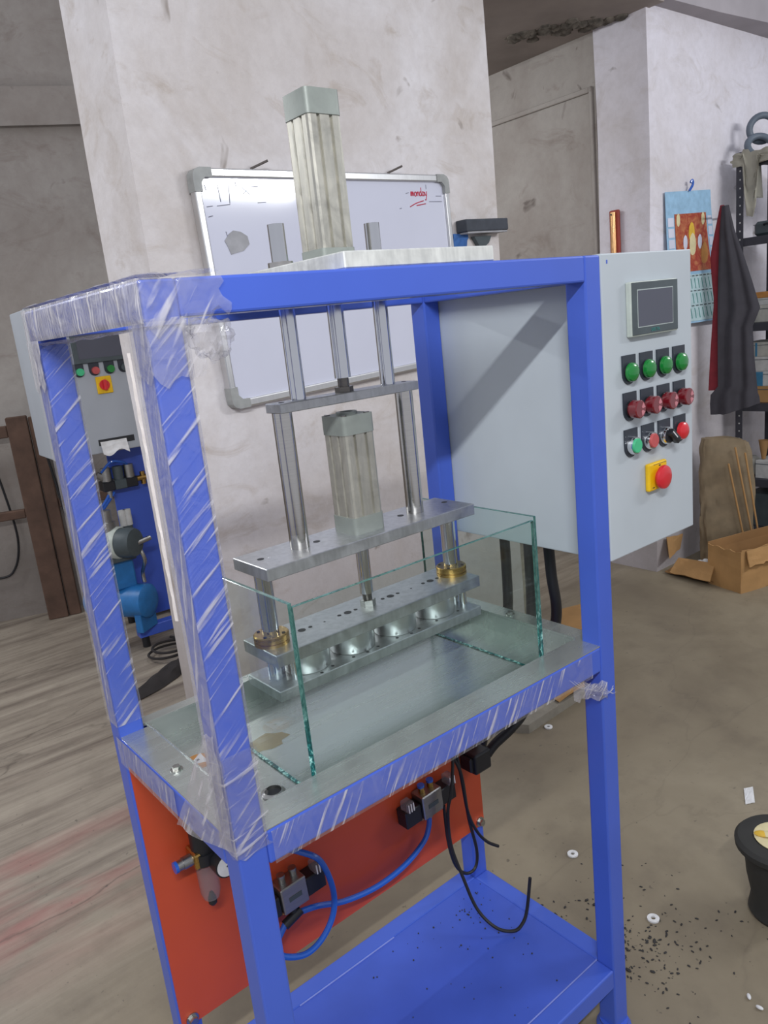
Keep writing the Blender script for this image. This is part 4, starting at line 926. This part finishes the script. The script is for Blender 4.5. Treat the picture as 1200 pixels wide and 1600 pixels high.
CO, CD, CNv = Vector((3.42, 1.30, 0)), Vector((0.349, -0.937, 0)), Vector((-0.937, -0.349, 0))
ct = thing('hanging_coat', 'charcoal coat with a maroon lining hung on the right wall beside the calendar', 'coat', (3.45, 1.22, 0.75))
prof = [(1.733, 0.060, 0.083), (1.62, 0.050, 0.108), (1.51, 0.046, 0.145), (1.38, 0.042, 0.185), (1.25, 0.040, 0.222), (1.165, 0.039, 0.190), (1.02, 0.038, 0.199), (0.885, 0.038, 0.212), (0.845, 0.004, 0.216), (0.80, 0.001, 0.223), (0.745, 0.004, 0.226)]
def row(tab, v):
    k = v*(len(tab)-1); i = min(int(k), len(tab)-2); s = k-i
    return [tab[i][j]*(1-s)+tab[i+1][j]*s for j in range(3)]
def coatfn(u, v):
    z, a, b = row(prof, v)
    if v > 0.8: z += (v-0.8)*0.34*max(0, u-0.28)
    dep = (0.012+0.016*v)*math.sin(PI*(0.06+0.88*u))+0.008*math.sin(u*15+v*2.2)*min(1, v*2.5)+0.004*math.sin(u*29+v*5)*v
    return CO+CD*(a+(b-a)*u)+CNv*dep+Vector((0, 0, z))
bm = nb(); sheet(bm, 36, 30, coatfn, 0.005); put('coat_cloth', bm, 'coat', ct, True)
lp_ = [(1.738, 0.049, 0.064), (1.62, 0.024, 0.052), (1.51, 0.003, 0.045), (1.40, 0.010, 0.040), (1.30, 0.020, 0.040), (1.20, 0.012, 0.040), (1.02, 0.0, 0.040), (0.865, -0.008, 0.040)]
def linfn(u, v):
    z, a, b = row(lp_, v)
    return CO+CD*(a+(b-a)*u)+CNv*(-0.006+0.004*math.sin(PI*u))+Vector((0, 0, z))
bm = nb(); sheet(bm, 6, 20, linfn, 0.003); put('coat_lining', bm, 'lining', ct, True)
bm = nb(); cyl(bm, (3.69, 1.372, 1.700), (3.455, 1.250, 1.722), 0.005, seg=8); put('wall_hook', bm, 'nail', ct)

rk = thing('shelf_rack', 'dark grey slotted-angle metal shelf rack at the right edge beyond the coat', 'shelf rack', (3.84, 0.86, 0))
RX0, RX1, RY0, RY1 = 3.66, 4.02, 0.42, 1.292
for x in (RX0, RX1-0.036):
    for y in (RY0, RY1-0.036):
        bm = nb(); box(bm, x, x+0.003, y, y+0.036, 0, 1.985); yy = y if y == RY0 else y+0.033
        box(bm, x+0.003, x+0.036, yy, yy+0.003, 0, 1.985); po = put('slotted_post', bm, 'shelfmetal', rk)
        if x == RX0 and y != RY0:
            bm = nb()
            for k in range(48): cyl(bm, (x-0.0006, y+0.016, 0.06+k*0.04), (x+0.0005, y+0.016, 0.06+k*0.04), 0.0042, seg=8)
            put('post_hole', bm, 'boxwhite', po)['kind'] = 'stuff'
SHZ = [0.10, 0.366, 0.765, 1.170, 1.585, 1.945]
for z in SHZ:
    bm = nb(); box(bm, RX0+0.004, RX1-0.004, RY0+0.004, RY1-0.004, z-0.004, z)
    for q in ((RX0+0.004, RX0+0.006, RY0+0.004, RY1-0.004), (RX1-0.006, RX1-0.004, RY0+0.004, RY1-0.004)): box(bm, *q, z-0.04, z-0.004)
    put('shelf_board', bm, 'shelfmetal', rk)
def ringo(x, y, z, rz, rx, label):
    bm = nb(); R_, r_ = 0.058, 0.016
    grid(bm, 28, 12, lambda u, v: Vector(((R_+r_*math.cos(v*2*PI))*math.cos(u*2*PI), r_*math.sin(v*2*PI), (R_+r_*math.cos(v*2*PI))*math.sin(u*2*PI))))
    bmesh.ops.remove_doubles(bm, verts=bm.verts[:], dist=1e-4)
    bmesh.ops.transform(bm, matrix=Matrix.Translation((x, y, z)) @ Matrix.Rotation(rz, 4, 'Z') @ Matrix.Rotation(rx, 4, 'X'), verts=bm.verts[:])
    tag(put('hose_ring', bm, 'ring', None, True), label, 'ring', 'hose rings on the rack')
ringo(3.80, 1.235, 2.092, -0.85, 0.05, 'upright blue-grey hose ring on top of the rack, the upper of two')
ringo(3.74, 1.215, 2.005, -0.75, -0.55, 'tilted blue-grey hose ring on the rack top behind the plastic sheet, lower of two')
bm = nb()
def clothfn(u, v):
    y = 1.300-0.42*u
    drop = 0.055+0.01*nz((u*8, 2, 1))
    if 0.13 < u < 0.30: drop = 0.055+0.24*min(1, (0.085-abs(u-0.215))/0.03 if abs(u-0.215) < 0.085 else 0)
    return (3.648-0.012*abs(nz((u*9, v*5, 1)))-0.006*v, y+0.006*nz((u*6, v*6, 3)), 1.975-drop*v+0.012*nz((u*9, v*2, 0))+(0.02 if 0.10 < u < 0.2 else 0)*(1-v))
sheet(bm, 40, 14, clothfn, 0.003)
sheet(bm, 8, 20, lambda u, v: (3.652+0.10*u, 1.29-0.41*v, 1.962+0.012*nz((u*5, v*9, 2))), 0.003)
sheet(bm, 6, 6, lambda u, v: (3.645-0.010*u, 1.245+0.065*u-0.03*v*(1-u), 1.97-0.02*u-0.075*v*(1-0.9*u)), 0.003)
tag(put('plastic_sheet', bm, 'cloth', None, True), 'dusty beige plastic sheet draped over the front of the rack top', 'sheet')
def simplebox(name, x0, x1, y0, y1, z0, z1, mat, label, cat, group=None, band=None, bev=0.003):
    t = thing(name, label, cat, ((x0+x1)/2, (y0+y1)/2, z0), (0, 0, 0), group)
    bm = nb(); box(bm, x0, x1, y0, y1, z0, z1, bev); put('body', bm, mat, t)
    bm = nb(); box(bm, x0-0.0005, x1+0.0005, y0-0.0006, y1+0.0006, z1-(z1-z0)*0.22, z1-(z1-z0)*0.18); put('lid_seam', bm, 'bezel', t)
    if band:
        bm = nb(); box(bm, x0-0.0008, x0, band[0], band[1], z0+0.002, z1-0.002); put('printed_band', bm, 'boxblue', t)
    return t
b0 = simplebox('tool_case', 3.70, 3.86, 0.98, 1.225, 1.585, 1.655, 'bezel', 'dark tool case on the second rack shelf from the top', 'case', None, None, 0.014)
bm = nb(); tube(bm, [(3.698, 1.17, 1.635), (3.688, 1.16, 1.64), (3.688, 1.09, 1.64), (3.698, 1.08, 1.635)], 0.005, 6); put('carry_handle', bm, 'black', b0, True)
simplebox('flat_box', 3.69, 3.93, 0.85, 1.27, 1.170, 1.252, 'boxgrey', 'long flat pale grey box on the middle rack shelf', 'box')
simplebox('small_box', 3.71, 3.80, 1.12, 1.245, 1.252, 1.288, 'boxwhite', 'small white box on top of the long flat box', 'box')
bm = nb(); box(bm, 3.72, 3.80, 1.13, 1.235, 1.2885, 1.318, 0.003); tag(put('ochre_carton', bm, 'sticker', None), 'small ochre carton topmost above the long flat box', 'box')
G = 'cartons stacked on the lower rack shelf'
zz = 0.765
for k, (h, y0, y1, band) in enumerate(((0.085, 0.98, 1.20, None), (0.075, 1.00, 1.215, (1.165, 1.21)), (0.075, 0.99, 1.25, None), (0.072, 0.97, 1.27, (1.195, 1.205)))):
    simplebox('white_carton', 3.69, 3.88, y0, y1, zz, zz+h, ('card', 'boxwhite', 'boxwhite', 'boxgrey')[k],
              ('brown carton lowest of the stack on the lower rack shelf', 'white carton with blue band, second from the bottom of the rack stack', 'white carton third from the bottom of the rack stack', 'pale carton with blue stripe topmost of the rack stack')[k], 'box', G, band)
    zz += h
bm = nb(); lathe(bm, [(0.02, 0), (0.036, 0.01), (0.040, 0.05), (0.034, 0.09), (0.015, 0.105)], 20, Matrix.Translation((3.76, 1.245, 0.366))); tag(put('white_roll', bm, 'boxgrey', None, True), 'roundish white bundle on the low rack shelf', 'bundle')
simplebox('open_carton', 3.69, 3.85, 1.02, 1.20, 0.366, 0.462, 'boxwhite', 'white carton at the front of the low rack shelf', 'box')
bm = nb(); lathe(bm, [(0.010, 0), (0.026, 0.10), (0.024, 0.10), (0.008, 0.004)], 14, Matrix.Translation((3.73, 1.175, 0.464)), False); tag(put('paper_cone', bm, 'card', None, True), 'brown paper cone standing on the white low-shelf carton', 'paper cone')
simplebox('dark_crate', 3.70, 3.95, 0.95, 1.25, 0.10, 0.28, 'bezel', 'dark crate on the bottom rack shelf', 'crate')

# brown paper bundle, rods, cardboard box
BO, BDv, BN = Vector((3.30, 1.25, 0)), Vector((0.6, -0.8, 0)), Vector((-0.8, -0.6, 0))
bu = thing('paper_bundle', 'tall bundle wrapped in dusty brown paper leaning between the right wall and the rack', 'bundle', (3.35, 1.18, 0))
def bundle(u, v):
    a = u*2*PI; z = 0.004+0.64*v
    sq = lambda t: math.copysign(abs(t)**0.6, t)
    n = nz((math.cos(a)*2.2, math.sin(a)*2.2, v*4))*0.012+nz((math.cos(a)*6, math.sin(a)*6, v*9))*0.007
    top = 1-0.12*max(0, v-0.92)/0.08
    s_ = 0.082+0.012*(1-v)+(0.118+0.012*(1-v)+n)*sq(math.cos(a))*top
    if math.cos(a) > 0: z -= 0.03*v*max(0, math.cos(a))
    return BO+BDv*s_+BN*(-0.012*v+(0.038+n)*sq(math.sin(a))*top)+Vector((0, 0, z))
bm = nb(); grid(bm, 44, 26, bundle); bmesh.ops.remove_doubles(bm, verts=bm.verts[:], dist=1e-5)
bmesh.ops.holes_fill(bm, edges=[e for e in bm.edges if e.is_boundary], sides=0)
put('wrapped_paper', bm, 'paperbrown', bu, True)
for k, (s0, s1, z1) in enumerate(((0.225, 0.120, 0.60), (0.250, 0.165, 0.57), (0.185, 0.09, 0.52))):
    p0 = BO+BDv*s0+BN*0.056; p1 = BO+BDv*s1+BN*0.046
    bm = nb(); cyl(bm, (p0.x, p0.y, 0.005), (p1.x, p1.y, z1), 0.0045, seg=8); tag(put('thin_rod', bm, 'card', None, True), ('thin wooden rod resting on the brown paper bundle, middle of three', 'thin wooden rod on the bundle, nearest the rack', 'thin wooden rod on the bundle, farthest from the rack')[k], 'rod', 'thin rods on the paper bundle')

bx = thing('cardboard_box', 'torn open brown cardboard box on the floor in front of the rack', 'box', (2.97, 0.907, 0), (0, 0, math.radians(-16)))
def L6(name, bm, mat, parent=bx, smooth=False): return put(name, bm, mat, parent, smooth, world=False)
BX, BY, BZ = 0.46, 0.195, 0.205
def card(p, a, b, name, parent=bx, th=0.005, mat='card', wav=0.004, nu=12, nv=5, ragged=0.0):
    bm = nb(); p, a, b = Vector(p), Vector(a), Vector(b); n = a.cross(b).normalized()
    sheet(bm, nu, nv, lambda u, v: p+a*u+b*v*(1-(ragged*abs(nz((u*9, 2, p.x*7))) if v == 1 else 0))+n*wav*nz((u*3+p.x, v*3, p.y*5)), th); return L6(name, bm, mat, parent)
fw_ = card((0, 0, 0), (BX, 0, 0), (0, 0, BZ), 'side_wall', ragged=0.1)
card((0, BY, 0), (BX, 0, 0), (0, 0, BZ), 'side_wall', mat='card_in')
lw = card((0, 0, 0), (0, BY, 0), (0, 0, BZ*0.97), 'end_wall', ragged=0.1)
card((BX, 0, 0), (0, BY, 0), (0, 0, BZ), 'end_wall')
card((0, 0, 0.004), (BX, 0, 0), (0, BY, 0), 'box_floor', mat='card_in')
card((0.02, -0.004, BZ-0.004), (0.20, 0, 0), (0.0, -0.018, -0.075), 'top_flap', ragged=0.25)
card((0.225, -0.004, BZ-0.002), (0.22, 0, 0), (0.0, -0.02, -0.07), 'top_flap', ragged=0.25)
fl = thing('cardboard_tray', 'flattened brown cardboard carton with open flaps lying left of the torn box', 'cardboard', (3.05, 1.22, 0))
def P(bmname, pts, mat='card'):
    bm = nb(); A, B_, C_, D_ = (Vector(q) for q in pts)
    sheet(bm, 8, 6, lambda u, v: (A*(1-u)+B_*u)*(1-v)+(D_*(1-u)+C_*u)*v+Vector((0, 0, 0.006*nz((u*4, v*4, A.x*9)))), 0.004); put(bmname, bm, mat, fl)
P('front_flap', [(2.955, 1.050, 0.035), (3.000, 1.285, 0.020), (3.085, 1.285, 0.075), (3.02, 1.060, 0.10)])
P('carton_floor', [(3.00, 1.06, 0.012), (3.02, 1.325, 0.012), (3.22, 1.335, 0.012), (3.20, 1.12, 0.012)], 'card_in')
P('back_flap', [(3.03, 1.30, 0.085), (3.20, 1.345, 0.085), (3.24, 1.352, 0.15), (3.09, 1.352, 0.17)])
bm = nb()
for k in range(3): bmesh.ops.create_icosphere(bm, subdivisions=2, radius=0.02, matrix=Matrix.Translation((3.12+0.03*k, 1.22-0.012*k, 0.04)))
tag(put('foam_lump', bm, 'white', None, True), 'small white lump of foam in the flattened carton', 'foam')

# glowing-orange copper strip in red frame on the left face of the right wall
cs = thing('copper_strip', 'upright shiny copper-orange strip in a red frame on the pillar side above the cabinet', 'strip', (3.02, 1.545, 1.45))
bm = nb(); box(bm, 3.006, 3.026, 1.522, 1.572, 1.30, 1.765, 0.006, 2); put('strip_frame', bm, 'darkredframe', cs)
bm = nb(); cyl(bm, (3.004, 1.548, 1.30), (3.004, 1.548, 1.755), 0.014, seg=14); put('copper_tube', bm, 'copper', cs, True)
bm = nb(); cyl(bm, (2.989, 1.548, 1.745), (2.987, 1.548, 1.745), 0.004, seg=10); put('screw', bm, 'nail', cs)

# ------------------------------------------------------------------ floor clutter
tb = thing('rubber_tub', 'black rubber tub with wide round rim on the floor at the right edge', 'tub', (1.20, -0.06, 0))
TX, TY = 1.199, -0.070
bm = nb(); lathe(bm, [(0.055, 0.0), (0.062, 0.012), (0.056, 0.05), (0.066, 0.10), (0.072, 0.165)], 30, Matrix.Translation((TX, TY, 0))); put('tub_body', bm, 'tubrim', tb, True)
bm = nb(); lathe(bm, [(0.066, 0.163), (0.082, 0.166), (0.090, 0.174), (0.091, 0.186), (0.084, 0.194), (0.056, 0.196), (0.048, 0.192), (0.046, 0.18)], 36, Matrix.Translation((TX, TY, 0))); put('tub_rim', bm, 'tubrim', tb, True)
bm = nb(); lathe(bm, [(0.046, 0.186), (0.052, 0.197), (0.044, 0.199), (0.02, 0.195)], 30, Matrix.Translation((TX, TY, 0))); put('liner', bm, 'cream', tb, True)
for k in range(9):
    a = k*2.1; r = 0.014+0.003*k; bm = nb(); bmesh.ops.create_icosphere(bm, subdivisions=2, radius=0.013, matrix=Matrix.Translation((TX+r*math.cos(a), TY+r*math.sin(a), 0.2005)) @ Matrix.Rotation(a, 4, 'Z') @ Matrix.Diagonal((1.3, 0.8, 0.35, 1)))
    tag(put('food_scrap', bm, 'yellowbit' if k % 2 else 'cream', None, True), ('yellow scrap lying in the black rubber tub' if k % 2 else 'cream scrap lying in the black rubber tub'), 'scrap', ('yellow scraps in the black tub' if k % 2 else 'cream scraps in the black tub'))
for x, y, lab in ((1.495, 0.822, 'white washer on the floor farthest from the frame, near the grey board'), (1.045, 0.377, 'white washer on the floor just right of the front right post'), (0.994, 0.114, 'white washer on the floor nearest the metal chips')):
    bm = nb(); lathe(bm, [(0.0052, 0), (0.0135, 0), (0.0135, 0.004), (0.0052, 0.004)], 20, None, False)
    for f in (): pass
    bmesh.ops.transform(bm, matrix=Matrix.Translation((x, y, 0.001)), verts=bm.verts[:])
    n_ = len(bm.verts)//4; vs = bm.verts[:]
    for i in range(20): bm.faces.new((vs[i], vs[(i+1) % 20], vs[60+(i+1) % 20], vs[60+i]))
    tag(put('washer', bm, 'white', None, True, angle=0.5), lab, 'washer', 'white washers on the floor')
bm = nb(); sheet(bm, 6, 8, lambda u, v: (1.520+0.024*u+0.064*v, 0.165-0.014*u+0.037*v, 0.002+0.003*abs(nz((u*5, v*5, 3)))), 0.001); tag(put('paper_scrap', bm, 'white', None), 'torn white paper scrap on the floor above the black tub', 'paper')
for k, (x, y) in enumerate(((0.943, -0.130), (0.933, -0.156))):
    bm = nb(); bmesh.ops.create_icosphere(bm, subdivisions=2, radius=0.005, matrix=Matrix.Translation((x, y, 0.004)) @ Matrix.Rotation(0.7+k, 4, 'Z') @ Matrix.Diagonal((1.5, 0.8, 0.7, 1)))
    tag(put('white_crumb', bm, 'white', None, True), ('white crumb on the floor at lower right, farther from the camera', 'white crumb on the floor at lower right, nearer the camera')[k], 'crumb', 'white crumbs on the floor')
bm = nb()
for k in range(260):
    if k < 170: x, y = random.gauss(0.90, 0.06), random.gauss(0.10, 0.07)
    else: x, y = random.uniform(0.80, 1.15), random.uniform(-0.1, 0.35)
    if x < 0.76: x = 0.77+random.random()*0.1
    s = random.uniform(0.0008, 0.0034)*(1 if k < 240 else 1.6)
    bmesh.ops.create_icosphere(bm, subdivisions=1, radius=s, matrix=Matrix.Translation((x, y, s*0.35)) @ Matrix.Rotation(random.random()*6, 4, 'Z') @ Matrix.Diagonal((1.6, 0.8, 0.5, 1)))
o = put('metal_chips', bm, 'debris', None); tag(o, 'scatter of dark metal chips on the floor beside the right front post', 'chips'); o['kind'] = 'stuff'
bm = nb()
for k in range(70):
    x, y = random.uniform(0.3, 0.68), random.uniform(0.05, 0.34)
    if k < 25: x, y = random.gauss(0.62, 0.03), random.gauss(0.30, 0.02)
    s = random.uniform(0.0007, 0.0022)
    bmesh.ops.create_icosphere(bm, subdivisions=1, radius=s, matrix=Matrix.Translation((x, y, HB-0.002+s*0.4)))
o = put('shelf_dust', bm, 'debris', None); tag(o, 'dark specks of swarf scattered on the blue bottom shelf', 'specks'); o['kind'] = 'stuff'
bp = thing('grey_board', 'thick grey board lying on the floor behind the front right post', 'board', (1.59, 0.93, 0))
bm = nb(); prism(bm, [(1.400, 0.882), (1.425, 0.845), (1.770, 0.862), (1.80, 0.99), (1.48, 1.02)], 0.0, 0.032); put('board_slab', bm, 'boardgrey', bp)
bm = nb(); sheet(bm, 6, 5, lambda u, v: (1.60+0.15*u+0.02*v, 0.858+0.07*v-0.01*u, 0.040+0.012*math.sin(u*2.5)), 0.003); tag(put('cardboard_scrap', bm, 'card', None), 'torn brown cardboard scrap on top of the grey floor board', 'cardboard')
bm = nb(); prism(bm, [(2.06, 1.27), (2.20, 1.17), (2.42, 1.36), (2.30, 1.40), (2.2, 1.36)], 0.0, 0.03); tag(put('cardboard_sheet', bm, 'card', None), 'flat brown cardboard sheet on the floor behind the black conduits', 'cardboard')
